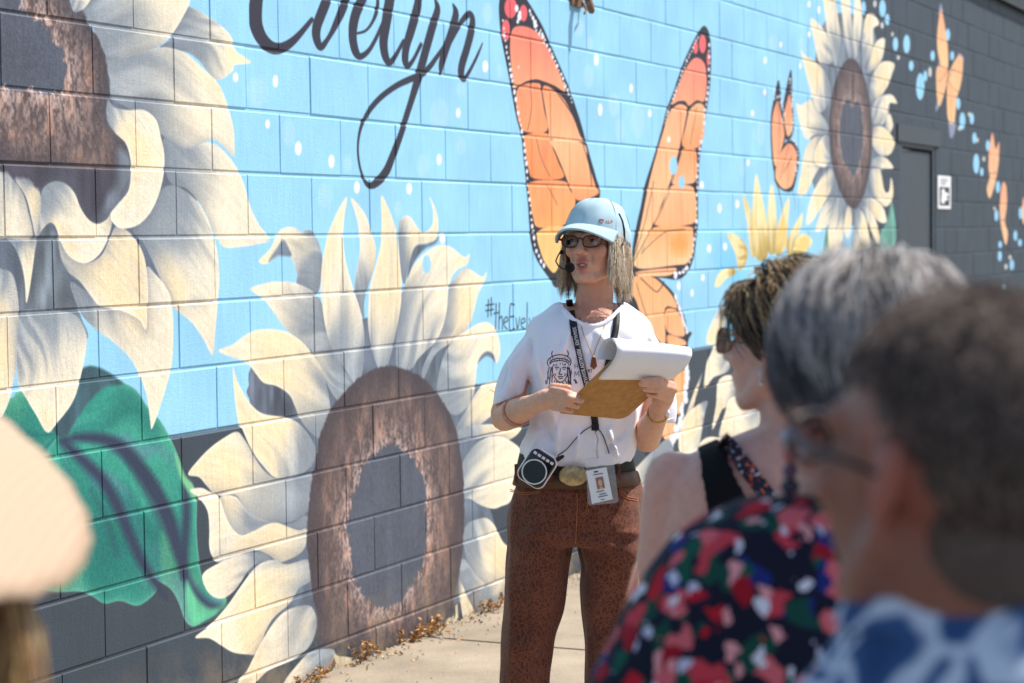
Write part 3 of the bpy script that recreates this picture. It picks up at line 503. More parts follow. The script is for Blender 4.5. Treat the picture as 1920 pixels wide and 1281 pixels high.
for r_ in range(-8, 10):
    z0, z1 = CAMZ + r_ * BH, CAMZ + (r_ + 1) * BH
    if r_ == -8: z0 = -.06
    if r_ == 9: z1 = CAMZ + 9.72 * BH
    sh = 0 if r_ % 2 else .5
    for c_ in range(-7, 41):
        a, b = c_ + sh, c_ + sh + 1
        segs = [(a, b)]
        if r_ < DOOR_R - .4:
            segs = []
            if a < DOOR_C0: segs.append((a, min(b, DOOR_C0)))
            if b > DOOR_C1: segs.append((max(a, DOOR_C1), b))
        for a2, b2 in segs:
            if b2 - a2 < .06: continue
            cpos = wall_pt((a2 + b2) / 2, (z0 + z1) / 2); v = cpos - CAMP; zc = v.dot(EF)
            px = 960 + FPX * v.dot(EX) / zc; py = 640.5 - FPX * v.dot(EU) / zc
            vis = zc > 1 and -120 < px < 2000 and -60 < py < 1330
            hid = (px > 1560 and py > 540) or (px > 1300 and py > 900) or (960 < px < 1200 and 620 < py < 1281)
            cells.append(((1e3 if vis and not hid else 0) + 1 / max(zc, .5), a2, b2, z0, z1))
cells.sort(key=lambda q: -q[0])
rest = MB(); rb = random.Random(11)
rotz = Matrix.Rotation(WANG, 4, 'Z')
for i, (_, a, b, z0, z1) in enumerate(cells):
    cc = wall_pt((a + b) / 2, (z0 + z1) / 2, rb.uniform(-.0012, .0014)); full = abs(b - a - 1) < 1e-6 and abs(z1 - z0 - BH) < 1e-6
    me = rb.choice(FULL) if full else block_mesh((b - a) * BW - JT, z1 - z0 - JT, i)
    rm = rotz @ Matrix.Rotation(rb.uniform(-.0016, .0016), 4, 'Y') @ Matrix.Rotation(rb.uniform(-.003, .003), 4, 'X')
    if i < 299:
        o = link(bpy.data.objects.new('block', me)); o.parent = wall; o.location = cc - wall.location; o.rotation_euler = rm.to_euler()
    else:
        rest.add([rm @ v.co + cc for v in me.vertices], [tuple(p.vertices) for p in me.polygons])
o = obj('far_blocks', rest, M_WALL, wall, smooth=False); tag(o, kind='stuff')
mo = MB()                                                     # mortar bed, 6 mm behind the faces, and the wall's body
def wbox(mb, c0, c1, z0, z1, o0, o1):
    vs = [wall_pt(c, z, o) for o in (o0, o1) for z in (z0, z1) for c in (c0, c1)]
    mb.add(vs, [(0, 2, 3, 1), (4, 5, 7, 6), (0, 1, 5, 4), (2, 6, 7, 3), (0, 4, 6, 2), (1, 3, 7, 5)])
ZT = CAMZ + 9.72 * BH
wbox(mo, -6.6, DOOR_C0, -.06, ZT, -.20, -.0033); wbox(mo, DOOR_C1, 40.6, -.06, ZT, -.20, -.0033); wbox(mo, DOOR_C0, DOOR_C1, CAMZ + 3 * BH, ZT, -.20, -.0033)
obj('mortar', mo, M_WALL, wall, smooth=False)
M_DARK = mat('charcoal_paint', (58, 67, 76), .55, .06, 8, .15, 90, coords='Object')
M_BLACK = mat('black_metal', (24, 25, 28), .5, .1, 20)
cop = MB(); wbox(cop, -6.7, 40.7, ZT + .002, ZT + .10, -.24, .06); wbox(cop, -6.7, 40.7, ZT - .05, ZT + .05, .045, .058); obj('coping', cop, M_BLACK, wall, smooth=False)
# lintel course painted charcoal, over the door
ln = MB(); wbox(ln, DOOR_C0 - .25, DOOR_C1 + .3, CAMZ + 3.02 * BH, CAMZ + 3.62 * BH, -.05, .012); obj('lintel', ln, M_DARK, wall, smooth=False)
# side door
door = empty('side_door', wall_pt(24.9, 0, -.05), 'charcoal steel side door set flush in the painted wall', 'door')
zt = CAMZ + 2.86 * BH
d = MB(); wbox(d, DOOR_C0 + .22, DOOR_C1 - .2, .02, zt - .02, -.10, -.022); obj('leaf', d, M_DARK, door, smooth=False)
d = MB(); wbox(d, DOOR_C0 + .005, DOOR_C0 + .2, 0, zt, -.14, -.005); wbox(d, DOOR_C1 - .18, DOOR_C1 - .005, 0, zt, -.14, -.005); wbox(d, DOOR_C0 + .005, DOOR_C1 - .005, zt, CAMZ + 3.01 * BH, -.14, -.005); obj('frame', d, M_DARK, door, smooth=False)
for zz in (.3, 1.05, 1.78):
    d = MB(); d.tube([wall_pt(DOOR_C0 + .215, zz, -.035), wall_pt(DOOR_C0 + .215, zz + .11, -.035)], .014, 8); obj('hinge', d, M_BLACK, door)
d = MB(); d.tube([wall_pt(DOOR_C1 - .36, 1.0, -.05), wall_pt(DOOR_C1 - .36, 1.0, .0)], .02, 10); d.tube([wall_pt(DOOR_C1 - .36, 1.0, .0), wall_pt(DOOR_C1 - .62, 1.0, .002)], .011, 8); obj('handle', d, M_BLACK, door)
# notice plate beside the door
M_WHITE = mat('white_plate', (232, 233, 236), .5, .04, 30); M_INK = mat('printed_black', (28, 28, 32), .5, .1, 40)
qa = wall_np([(1757, 329), (1781, 392)]); ca, cb, za, zb_ = qa[0, 0] / BW, qa[1, 0] / BW, qa[1, 1], qa[0, 1]; hh = zb_ - za
sg = empty('notice_plate', wall_pt((ca + cb) / 2, za, .003), 'small white notice plate with a black pictogram square next to the charcoal door', 'sign')
d = MB(); wbox(d, ca, cb, za, zb_, .002, .007); obj('plate', d, M_WHITE, sg, smooth=False)
def wflat(pts, out):   # filled shape on the wall from (c,z)
    m_ = MB(); m_.add([wall_pt(c, z, out) for c, z in pts], [tuple(range(len(pts)))]); return m_
wc = cb - ca
d = wflat([(ca + .12 * wc, za + .1 * hh), (cb - .12 * wc, za + .1 * hh), (cb - .12 * wc, za + .66 * hh), (ca + .12 * wc, za + .66 * hh)], .0085); obj('pictogram_ground', d, M_INK, sg, smooth=False)
fig = MB()
for (x, z, rx, rz) in ((.38, .52, .14, .09), (.42, .38, .2, .09), (.62, .44, .2, .06), (.36, .25, .16, .1), (.6, .3, .14, .05)):
    fig.add([wall_pt(ca + wc * (x + rx * math.cos(q * .5236)), za + hh * (z + rz * math.sin(q * .5236)), .0095 + .0002 * len(fig.f)) for q in range(12)], [tuple(range(12))])
obj('pictogram', fig, M_WHITE, sg, smooth=False)
d = MB()
for k in range(3): d.add([wall_pt(ca + wc * a, za + hh * (.88 - .07 * k + b), .0085) for a, b in ((.2, 0), (.78 - .1 * k, 0), (.78 - .1 * k, .022), (.2, .022))], [(0, 1, 2, 3)])
obj('lettering', d, M_INK, sg, smooth=False)
# rusty stub high on the wall
M_RUST = mat('rusty_steel', (128, 96, 74), .75, .35, 60, .4, 150)
q = wall_np([(1078, 4)])[0]; bc, bz = q[0] / BW, q[1]
br = empty('pipe_bracket', wall_pt(bc, bz - .06), 'small rusty pipe bracket fixed high on the blue wall between the butterfly wings', 'bracket')
d = MB(); wbox(d, bc - .14, bc + .16, bz - .02, bz + .07, .0, .012); obj('plate', d, M_RUST, br, smooth=False)
d = MB(); d.tube([wall_pt(bc, bz + .03, .01), wall_pt(bc, bz + .02, .06), wall_pt(bc + .02, bz - .04, .075)], [.02, .02, .016], 10); obj('pipe', d, M_RUST, br)
d = MB(); d.tube([wall_pt(bc + .13, bz + .01, .01), wall_pt(bc + .15, bz - .03, .03), wall_pt(bc + .06, bz - .05, .035)], .006, 6); obj('clamp', d, M_RUST, br)

# ------------------------------------------------------------------ ground
def concrete(name, col, sc=1.0):
    m, t, p = new_mat(name); L = t.links.new; g = N(t, 'ShaderNodeNewGeometry')
    a = N(t, 'ShaderNodeTexNoise', Scale=2.2 * sc, Detail=8, Roughness=.65); L(g.outputs['Position'], a.inputs['Vector']); b = N(t, 'ShaderNodeTexNoise', Scale=160 * sc, Detail=3); L(g.outputs['Position'], b.inputs['Vector'])
    r = N(t, 'ShaderNodeValToRGB'); c = srgb(col); r.color_ramp.elements[0].position = .32; r.color_ramp.elements[1].position = .7
    r.color_ramp.elements[0].color = tuple(x * .66 for x in c) + (1,); r.color_ramp.elements[1].color = tuple(min(1, x * 1.1) for x in c) + (1,); L(a.outputs[0], r.inputs[0])
    mr = N(t, 'ShaderNodeMapRange'); mr.inputs[1].default_value = .3; mr.inputs[2].default_value = .7; mr.inputs[3].default_value = .8; mr.inputs[4].default_value = 1.1; L(b.outputs[0], mr.inputs[0])
    mx = N(t, 'ShaderNodeMix', data_type='RGBA', blend_type='MULTIPLY'); mx.inputs[0].default_value = 1; L(r.outputs[0], mx.inputs[6]); L(mr.outputs[0], mx.inputs[7]); L(mx.outputs[2], p.inputs['Base Color'])
    sp_ = N(t, 'ShaderNodeTexVoronoi', Scale=11.0); L(g.outputs['Position'], sp_.inputs['Vector']); s1 = N(t, 'ShaderNodeMapRange'); s1.inputs[1].default_value = .05; s1.inputs[2].default_value = .12; s1.inputs[3].default_value = .55; s1.inputs[4].default_value = 1.0; L(sp_.outputs['Distance'], s1.inputs[0]); mx2 = N(t, 'ShaderNodeMix', data_type='RGBA', blend_type='MULTIPLY'); mx2.inputs[0].default_value = .5; L(mx.outputs[2], mx2.inputs[6]); L(s1.outputs[0], mx2.inputs[7]); L(mx2.outputs[2], p.inputs['Base Color'])
    bp = N(t, 'ShaderNodeBump', Strength=.35, Distance=.004); L(b.outputs[0], bp.inputs['Height']); L(bp.outputs[0], p.inputs['Normal']); p.inputs['Roughness'].default_value = .9; p.inputs['Specular IOR Level'].default_value = .2
    return m
M_CONC = concrete('pale_concrete', (166, 152, 133)); M_ASPH = concrete('worn_asphalt', (118, 114, 110)); M_JOINT = mat('joint_dirt', (70, 62, 52), .95, .2, 40)
def wq(c, o, z): p = wall_pt(c, z, o); return p
gm_ = MB(); Rg = 400; gm_.add([(-Rg, -Rg, -.05), (Rg, -Rg, -.05), (Rg, Rg, -.05), (-Rg, Rg, -.05)], [(0, 1, 2, 3)]); tag(obj('ground', gm_, M_ASPH, smooth=False), kind='structure')
pav = link(bpy.data.objects.new('pavement', None)); pav.location = wall_pt(8, 0); tag(pav, kind='structure')
bed = MB(); wbox(bed, -6.6, 40.6, -.045, -.012, .002, 3.9); obj('joint_bed', bed, M_JOINT, pav, smooth=False)
g1 = at_ground(850, 1199); g2 = at_ground(1090, 1222)
cj = (g1 - W0).dot(WDIR) / BW
SL = 1.52 / BW
def slab_mesh(w, l):
    bm = bmesh.new(); bmesh.ops.create_cube(bm, size=1)
    for v in bm.verts: v.co = Vector((v.co.x * w, v.co.y * l, v.co.z * .05))
    bmesh.ops.bevel(bm, geom=[e for e in bm.edges if all(v.co.z > 0 for v in e.verts)], offset=.006, segments=2, affect='EDGES')
    me = bpy.data.meshes.new('slab'); bm.to_mesh(me); bm.free(); me.materials.append(M_CONC); return me
SM = slab_mesh(1.52 - .012, 1.9 - .012); rs = random.Random(2)
for k in range(-4, 8):
    for j in range(2):
        c_ = cj + (k + .5) * SL
        if not -6.4 < c_ < 40: continue
        o = link(bpy.data.objects.new('slab', SM)); o.parent = pav; pp = wall_pt(c_, -.025 + rs.uniform(-.002, .002), .012 + .95 + j * 1.9); o.location = pp - pav.location; o.rotation_euler = (0, 0, WANG)

# ------------------------------------------------------------------ dry weeds and litter along the foot of the wall
M_DRY = mat('dry_leaf', (196, 138, 72), .8, .3, 90, vcol=True)
def leaf(mb, p, d, L, wd, col, rn):
    d = Vector(d).normalized(); s = d.cross(Vector((rn.uniform(-1, 1), rn.uniform(-1, 1), rn.uniform(-1, 1)))).normalized(); u = s.cross(d)
    mb.add([p, p + d * L * .45 + s * wd + u * L * .12, p + d * L + u * L * .05, p + d * L * .45 - s * wd + u * L * .12, p + d * L * .5 - u * .0], [(0, 1, 4), (1, 2, 4), (2, 3, 4), (3, 0, 4)], col)
DRYC = [srgb(c) for c in ((198, 150, 92), (166, 112, 62), (222, 182, 124), (132, 88, 52), (190, 162, 122))]
def weed(px, py, h, spread, n, label, seed):
    rn = random.Random(seed); g = at_ground(px, py); c_ = (g - W0).dot(WDIR) / BW; base = wall_pt(c_, 0, .035)
    st = MB(); lf = MB()
    for k in range(max(5, n // 14)):
        q = base + WDIR * rn.uniform(-spread, spread) + WN * rn.uniform(-.015, .03); tip = q + Vector((0, 0, h * rn.uniform(.45, 1))) + WDIR * rn.uniform(-.05, .05) + WN * rn.uniform(-.01, .06)
        mid = (q + tip) / 2 + WDIR * rn.uniform(-.01, .01); st.tube([q, mid, tip], [.002, .0016, .001], 5)
        for i in range(14):
            f = rn.uniform(.15, 1); p = q.lerp(tip, f); leaf(lf, p, (rn.uniform(-1, 1), rn.uniform(-1, 1), rn.uniform(-.3, .9)), rn.uniform(.010, .024), rn.uniform(.003, .007), rn.choice(DRYC), rn)
    e = empty('dry_weed', base, label, 'weed', 'dry weeds growing along the wall foot')
    tag(obj('stems', st, M_DRY2, e), kind='stuff'); tag(obj('foliage', lf, M_DRY, e, smooth=False), kind='stuff')
M_DRY2 = mat('dry_stem', (150, 110, 66), .8, .2, 60)
weed(688, 1243, .085, .04, 110, 'low curled orange dry weed against the wall below the middle sunflower seed head', 1)
weed(806, 1200, .075, .15, 300, 'wide bushy dry weed clump where the peeling grey paint meets the pavement', 2)
weed(574, 1275, .055, .07, 120, 'pale yellow dry weed at the foot of the lowest sunflower petals', 3)
weed(938, 1140, .06, .12, 140, 'small scruffy dry weed at the wall foot just beside the brown trousers', 4)
def vnoise_ok(c, rn): return mnoise.noise((c * 1.3, 0, 3)) > rn.uniform(-.5, .25)
lt_ = MB(); rn = random.Random(8)
for k in range(1500):
    c_ = rn.uniform(-2, 22); w_ = abs(rn.gauss(0, .07)) + .012; b_ = wall_pt(c_, .004, w_)
    if vnoise_ok(c_, rn): leaf(lt_, b_, (rn.uniform(-1, 1), rn.uniform(-1, 1), rn.uniform(0, .35)), rn.uniform(.008, .024), rn.uniform(.003, .007), rn.choice(DRYC + [srgb((120, 100, 80)), srgb((96, 80, 64))]), rn)
tag(obj('leaf_litter', lt_, M_DRY, smooth=False), 'brown leaf litter scattered along the foot of the painted wall', 'litter', kind='stuff')
gv = MB()
M_GRAV = mat('gravel_bits', (170, 160, 146), .9, .3, 50)
for k in range(500):
    c_ = rn.uniform(-1, 20); p = wall_pt(c_, .003, abs(rn.gauss(0, .18)) + .02); s = rn.uniform(.002, .007) * (2 if rn.random() < .03 else 1)
    gv.add([p + Vector((s * math.cos(a), s * math.sin(a), 0)) for a in (0, 1.6, 3.1, 4.7)] + [p + Vector((0, 0, s))], [(0, 1, 4), (1, 2, 4), (2, 3, 4), (3, 0, 4)])
tag(obj('gravel', gv, M_GRAV, smooth=False), 'fine pale grit and pebbles on the pavement near the wall', 'gravel', kind='stuff')
# ------------------------------------------------------------------ people: shared pieces
def skin_mat(name, col):
    m = mat(name, col, .5, .07, 60, .28, 260, sss=.1, spec=.35, vcol=True); return m
def head_parts(mb, c, k, rot, nose=1.0, neck_to=None, nr=.052, mouth=0.0):
    T = lambda p: c + rot @ (Vector(p) * k)
    mb.ell(T((0, .012, .03)), (.074 * k, .094 * k, .086 * k), 24, 16, rot); mb.ell(T((0, -.034, -.028)), (.060 * k, .060 * k, .086 * k), 20, 14, rot)
    mb.ell(T((0, -.066, -.098)), (.027 * k, .024 * k, .022 * k), 14, 10, rot)
    for s in (-1, 1):
        mb.tube([T((s * .052, .0, -.05)), T((s * .041, -.027, -.083)), T((s * .018, -.06, -.103))], [.022 * k, .019 * k, .017 * k]); mb.ell(T((s * .040, -.062, -.026)), (.023 * k, .022 * k, .022 * k), rot=rot)
        mb.tube([T((s * .046, -.068, .019)), T((s * .012, -.088, .016))], [.012 * k, .011 * k])
        mb.ell(T((s * .0125, -.103, -.036)), (.0085 * k, .011 * k, .008 * k), rot=rot)
        mb.ell(T((s * .079, .016, -.004)), (.007 * k, .019 * k, .032 * k), rot=rot @ Matrix.Rotation(-s * .35, 3, 'Z') @ Matrix.Rotation(-.15, 3, 'X'))
    mb.tube([T((0, -.088, .012)), T((0, -.103, -.012)), T((0, -.117, -.032))], [.008 * k, .0095 * k, .0115 * k])
    mb.tube([T((-.023, -.083, -.064)), T((-.009, -.095, -.0605)), T((.009, -.095, -.0605)), T((.023, -.083, -.064))], [.004 * k, .0062 * k, .0062 * k, .004 * k])
    mb.tube([T((-.02, -.082, -.074 - mouth)), T((0, -.093, -.0775 - mouth)), T((.02, -.082, -.074 - mouth))], [.004 * k, .0075 * k, .004 * k])
    if neck_to is not None: mb.tube([T((0, .018, -.05)), T((0, .022, -.11)).lerp(neck_to, .3), neck_to], [nr * 1.02, nr, nr * 1.12], 18)
    return T
def dent(me, T, k):
    pts = [(T((s * .031, -.094, -.001)), .024 * k, T((0, .0075, 0)) - T((0, 0, 0))) for s in (-1, 1)]
    def f(v):
        o = Vector((0, 0, 0))
        for p, r, d in pts:
            q = (v - p).length / r
            if q < 1: o += d * (1 - q * q) ** 2
        return o
    push(me, f)
def tint(me, base, spots=(), var=.05):
    co = np.empty(len(me.vertices) * 3, 'f'); me.vertices.foreach_get('co', co); co = co.reshape(-1, 3)
    c = np.tile(np.array(srgb(base), 'f'), (len(co), 1))
    for p, r, col, a in spots:
        d = np.linalg.norm((co - np.array(p)) / (np.array(r) if hasattr(r, '__len__') else r), axis=1); t = (a * np.clip(1 - d, 0, 1) ** .6)[:, None]; c = c * (1 - t) + np.array(srgb(col), 'f') * t
    at = me.color_attributes.new('tint', 'FLOAT_COLOR', 'POINT'); at.data.foreach_set('color', np.concatenate([c, np.ones((len(c), 1), 'f')], 1).ravel())
def strands(paths, rads, cols, n=3):
    mb = MB()
    for P, r, c in zip(paths, rads, cols):
        k = len(P); up = None; vs = []
        for i, p in enumerate(P):
            t = (P[min(i + 1, k - 1)] - P[max(i - 1, 0)]).normalized(); up = t.orthogonal().normalized() if up is None else (up - t * up.dot(t)).normalized(); b = t.cross(up); rr = r * (1 - .75 * (i / (k - 1)) ** 2)
            vs += [p + (up * math.cos(a) + b * math.sin(a)) * rr for a in (0, 2.094, 4.189)]
        mb.add(vs, [(i * 3 + j, i * 3 + (j + 1) % 3, (i + 1) * 3 + (j + 1) % 3, (i + 1) * 3 + j) for i in range(k - 1) for j in range(3)], c)
    return mb
M_HAIR = mat('hair', (150, 130, 105), .45, .12, 200, vcol=True, spec=.5)
def scalp_hair(c, k, rot, n, length, keep, comb, lift, cols, rn, steps=7, drop=0.0, rad=.0011, wave=0.0, scal=(.078, .099, .090), lockv=0.0):
    # hairs that start on the scalp, follow the comb direction over it and fall once past the widest line
    paths, rads, cs = [], [], []; Rx = Vector(scal); cc = Vector((0, .012, .03))
    while len(paths) < n:
        d = Vector((rn.gauss(0, 1), rn.gauss(0, 1), rn.gauss(0, 1))).normalized()
        if not keep(d): continue
        L = length(d) * (rn.uniform(.86, 1.06) if rn.random() < .7 else rn.uniform(.6, 1.0)); h = lift * rn.uniform(.3, 1.2); az = math.atan2(d.x, d.y); ph = (math.floor(az * 16 + rn.gauss(0, .6)) * 2.4 + rn.gauss(0, .9)); L *= 1 + lockv * .16 * math.sin(math.floor(az * 16 + rn.gauss(0, .3)) * 5.1); P = []; q = d.copy(); p = None; fall = False
        for i in range(steps):
            f = i / (steps - 1)
            if not fall:
                p = cc + Vector((q.x * Rx.x, q.y * Rx.y, q.z * Rx.z)) * (1 + h * math.sin(min(1, f * 1.4) * 1.57))
                g = Vector(comb(q)); g = g - q * g.dot(q); g = g.normalized() if g.length > 1e-4 else Vector((0, 0, -1)); q = (q + g * (L / steps / .09) + Vector((rn.gauss(0, 1), rn.gauss(0, 1), rn.gauss(0, 1))) * .03).normalized()
                if drop and q.z < drop: fall = True
            else: p = p + Vector((rn.gauss(0, .0012), rn.gauss(0, .0012), -L / steps)) + Vector((q.x, q.y, 0)) * .004 * (1.2 - 2.1 * f + 5.5 * max(0, f - .66))
            w = wave * math.sin(f * 9 + ph)
            P.append(c + rot @ ((p + Vector((q.y, -q.x, 0)) * w) * k))
        paths.append(P); rads.append(rad * rn.uniform(.7, 1.4)); cs.append(cols(d, rn))
    return strands(paths, rads, cs)
def ringpx(xl, xr, py, Y, yc, hd, n=36, pw=2.3):
    a = at_depth(xl, py, Y + yc); b = at_depth(xr, py, Y + yc); m_ = (a + b) / 2; w_ = (b - a).length / 2; out = []
    for j in range(n):
        t = 2 * math.pi * j / n; c_, s_ = math.cos(t), math.sin(t)
        out.append(m_ + Vector((w_ * math.copysign(abs(c_) ** (2 / pw), c_), hd * math.copysign(abs(s_) ** (2 / pw), s_), 0)))
    return out
def lofted(mb, rows, Y, dx=0):   # rows: py xl xr yc hd
    rows = np.array(rows, float); S = smooth_loop(rows, 4, False); return mb.loft([ringpx(x0 + dx, x1 + dx, y, Y, yc, hd) for y, x0, x1, yc, hd in S[::-1]])
def folds(me, amp, sc, seed, dirs=(1, 1, .35)):
    D = Vector(dirs)
    push(me, lambda v: Vector(((mnoise.noise(Vector((v.x * D.x, v.y * D.y, v.z * D.z)) * sc + Vector((seed, 0, 0)))) * amp, (mnoise.noise(Vector((v.x * D.x, v.y * D.y, v.z * D.z)) * sc + Vector((0, seed, 9)))) * amp * 1.3, 0)))
def fabric(name, col, rough=.85, var=.06, bump=.35, bscale=420): return mat(name, col, rough, var, 14, bump, bscale, spec=.15)

# ------------------------------------------------------------------ the speaker
WY = 5.145
def H(px, py, dy=0.0): return at_depth(px, py, WY + dy)
K = FPX / WY                                   # photo px per metre at her depth
feet = at_depth(1085, 900, WY); feet.z = 0
spk = empty('person', feet, 'woman in pale blue cap, white T-shirt and leopard trousers speaking by the mural', 'person')
M_SKIN = skin_mat('tanned_skin', (190, 132, 104))
hrot = Matrix.Rotation(R(-25), 3, 'Z') @ Matrix.Rotation(R(-7), 3, 'X'); hc = H(1116, 458, .0); hk = .885
bd = MB(); T = head_parts(bd, hc, hk, hrot, neck_to=H(1107, 612, .03), nr=.0465, mouth=.004)
for a, b in ((-1, 1085), (1, 1124)):           # neck cords
    bd.tube([T((a * .03, -.01, -.095)), H(b, 575, -.012), H(1106 + a * 7, 606, -.03)], [.01, .008, .008])
TOR = [(574, 1062, 1152, .03, .06), (592, 1034, 1178, .02, .078), (620, 1010, 1200, .01, .094), (660, 1004, 1204, 0, .106), (700, 998, 1208, 0, .112), (760, 1003, 1200, 0, .105), (820, 995, 1192, 0, .105), (870, 995, 1178, 0, .095), (920, 990, 1175, 0, .095), (990, 990, 1170, 0, .095)]
lofted(bd, TOR, WY)
for a, b, c_ in ((1015, 990, 984), (1140, 1137, 1140)):
    bd.tube([H(a, 985, 0), H(b, 1250, -.01), H(c_, 1520, .02)], [.06, .042, .03], 14)
bd.tube([H(1014, 634, .01), H(968, 705, .0), H(946, 780, -.03)], [.036, .038, .038], 14)              # her right arm
bd.tube([H(946, 782, -.03), H(962, 776, -.09), H(985, 765, -.16), H(1003, 757, -.205)], [.037, .036, .030, .024], 14)
bd.tube([H(1003, 757, -.205), H(1022, 750, -.245), H(1040, 746, -.27)], [.025, .027, .022], 12, flat=((0, 1, .2), .75))
bd.tube([H(1196, 634, .01), H(1222, 720, .03), H(1213, 822, .0)], [.036, .036, .037], 14)             # her left arm
bd.tube([H(1211, 822, .0), H(1217, 806, -.06), H(1230, 783, -.15), H(1236, 768, -.20)], [.036, .036, .028, .022], 14)
bd.tube([H(1236, 766, -.20), H(1243, 748, -.25), H(1252, 730, -.29)], [.022, .026, .021], 12, flat=((0, 1, .2), .75))
def finger(a, b, c_, r): bd.tube([a, b, c_], [r, r * .93, r * .8], 10)
finger(H(1036, 731, -.275), H(1061, 735, -.318), H(1083, 743, -.312), .0092); finger(H(1042, 743, -.280), H(1068, 746, -.326), H(1090, 752, -.320), .0094)
finger(H(1042, 755, -.276), H(1065, 758, -.314), H(1083, 763, -.306), .0088); finger(H(1036, 765, -.266), H(1055, 768, -.296), H(1071, 772, -.290), .0078)
finger(H(1014, 742, -.225), H(1038, 724, -.245), H(1066, 727, -.262), .0098)
finger(H(1262, 722, -.30), H(1236, 711, -.352), H(1206, 714, -.372), .0086); finger(H(1265, 731, -.30), H(1234, 721, -.355), H(1202, 721, -.368), .0090)
finger(H(1260, 741, -.29), H(1234, 732, -.340), H(1209, 731, -.352), .0085); finger(H(1252, 750, -.28), H(1232, 743, -.320), H(1216, 741, -.330), .0076)
finger(H(1240, 752, -.235), H(1262, 728, -.25), H(1258, 708, -.285), .0096)
NAILS = [(1083, 743, -.312), (1090, 752, -.320), (1083, 763, -.306), (1071, 772, -.290), (1206, 714, -.372), (1202, 721, -.368), (1209, 731, -.352), (1216, 741, -.330)]
M_NAIL = mat('fingernail', (216, 160, 148), .3, .05)
for x, y, z in NAILS: obj('fingernail', MB().ell(H(x + (1 if x < 1150 else -1), y - 1, z - .0066), (.0048, .0016, .0036), 12, 8), M_NAIL, spk)
body = remesh(bd, .0034, 3, .5); dent(body, T, hk)
tint(body, (216, 166, 140), [(T((0, -.098, -.061)), .024 * hk, (176, 84, 84), .85), (T((0, -.096, -.079)), .022 * hk, (180, 88, 86), .85), (T((0, -.1, -.070)), (.02 * hk, .03, .0042), (70, 36, 36), .95), (T((.045, -.07, -.03)), .04, (200, 126, 104), .5), (T((-.04, -.07, -.03)), .04, (200, 126, 104), .5), (T((0, -.115, -.03)), .02, (204, 132, 112), .6), (T((.031, -.084, -.054)), (.006, .02, .018), (150, 96, 78), .55), (T((-.031, -.084, -.054)), (.006, .02, .018), (150, 96, 78), .55), (T((.034, -.09, -.02)), (.018, .02, .006), (168, 112, 94), .5), (H(1106, 585, -.05), .07, (196, 124, 102), .6)])
push(body, lambda v: Vector((1, .6, 0)) * (mnoise.noise(Vector((v.x * 150, v.y * 60, v.z * 24))) * (.0024 if 1.30 < v.z < 1.40 and abs(v.x - hc.x) < .07 else .0013)))
BODY_V = [v.co.copy() for v in body.vertices]; BODY_F = [tuple(p.vertices) for p in body.polygons]
obj('body', body, M_SKIN, spk)
M_LID = mat('lid_skin', (176, 122, 100), .5, .1); M_EYE = mat('eye_white', (186, 172, 164), .3, .03, 30); M_IRIS = mat('iris', (58, 62, 62), .2, .2, 300)
for s in (-1, 1):
    e = MB().ell(T((s * .031, -.078, -.001)), (.0112 * hk,) * 3, 16, 12); eo = obj('eye', e, M_EYE, spk)
    e = MB().ell(T((s * .031 - .004, -.0875, .001)), (.0062 * hk, .003 * hk, .0062 * hk), 14, 8, hrot); obj('iris', e, M_IRIS, eo)
    e = MB().tube([T((s * .031 - .014, -.088, .0065)), T((s * .031, -.0935, .0095)), T((s * .031 + .014, -.087, .006))], .0035, 8); obj('eyelid', e, M_LID, spk)
M_TEETH = mat('teeth', (222, 214, 200), .3, .03); e = MB().tube([T((-.012, -.0815, -.0685)), T((0, -.0885, -.0685)), T((.012, -.0815, -.0685))], .0026, 8); obj('teeth', e, M_TEETH, spk)
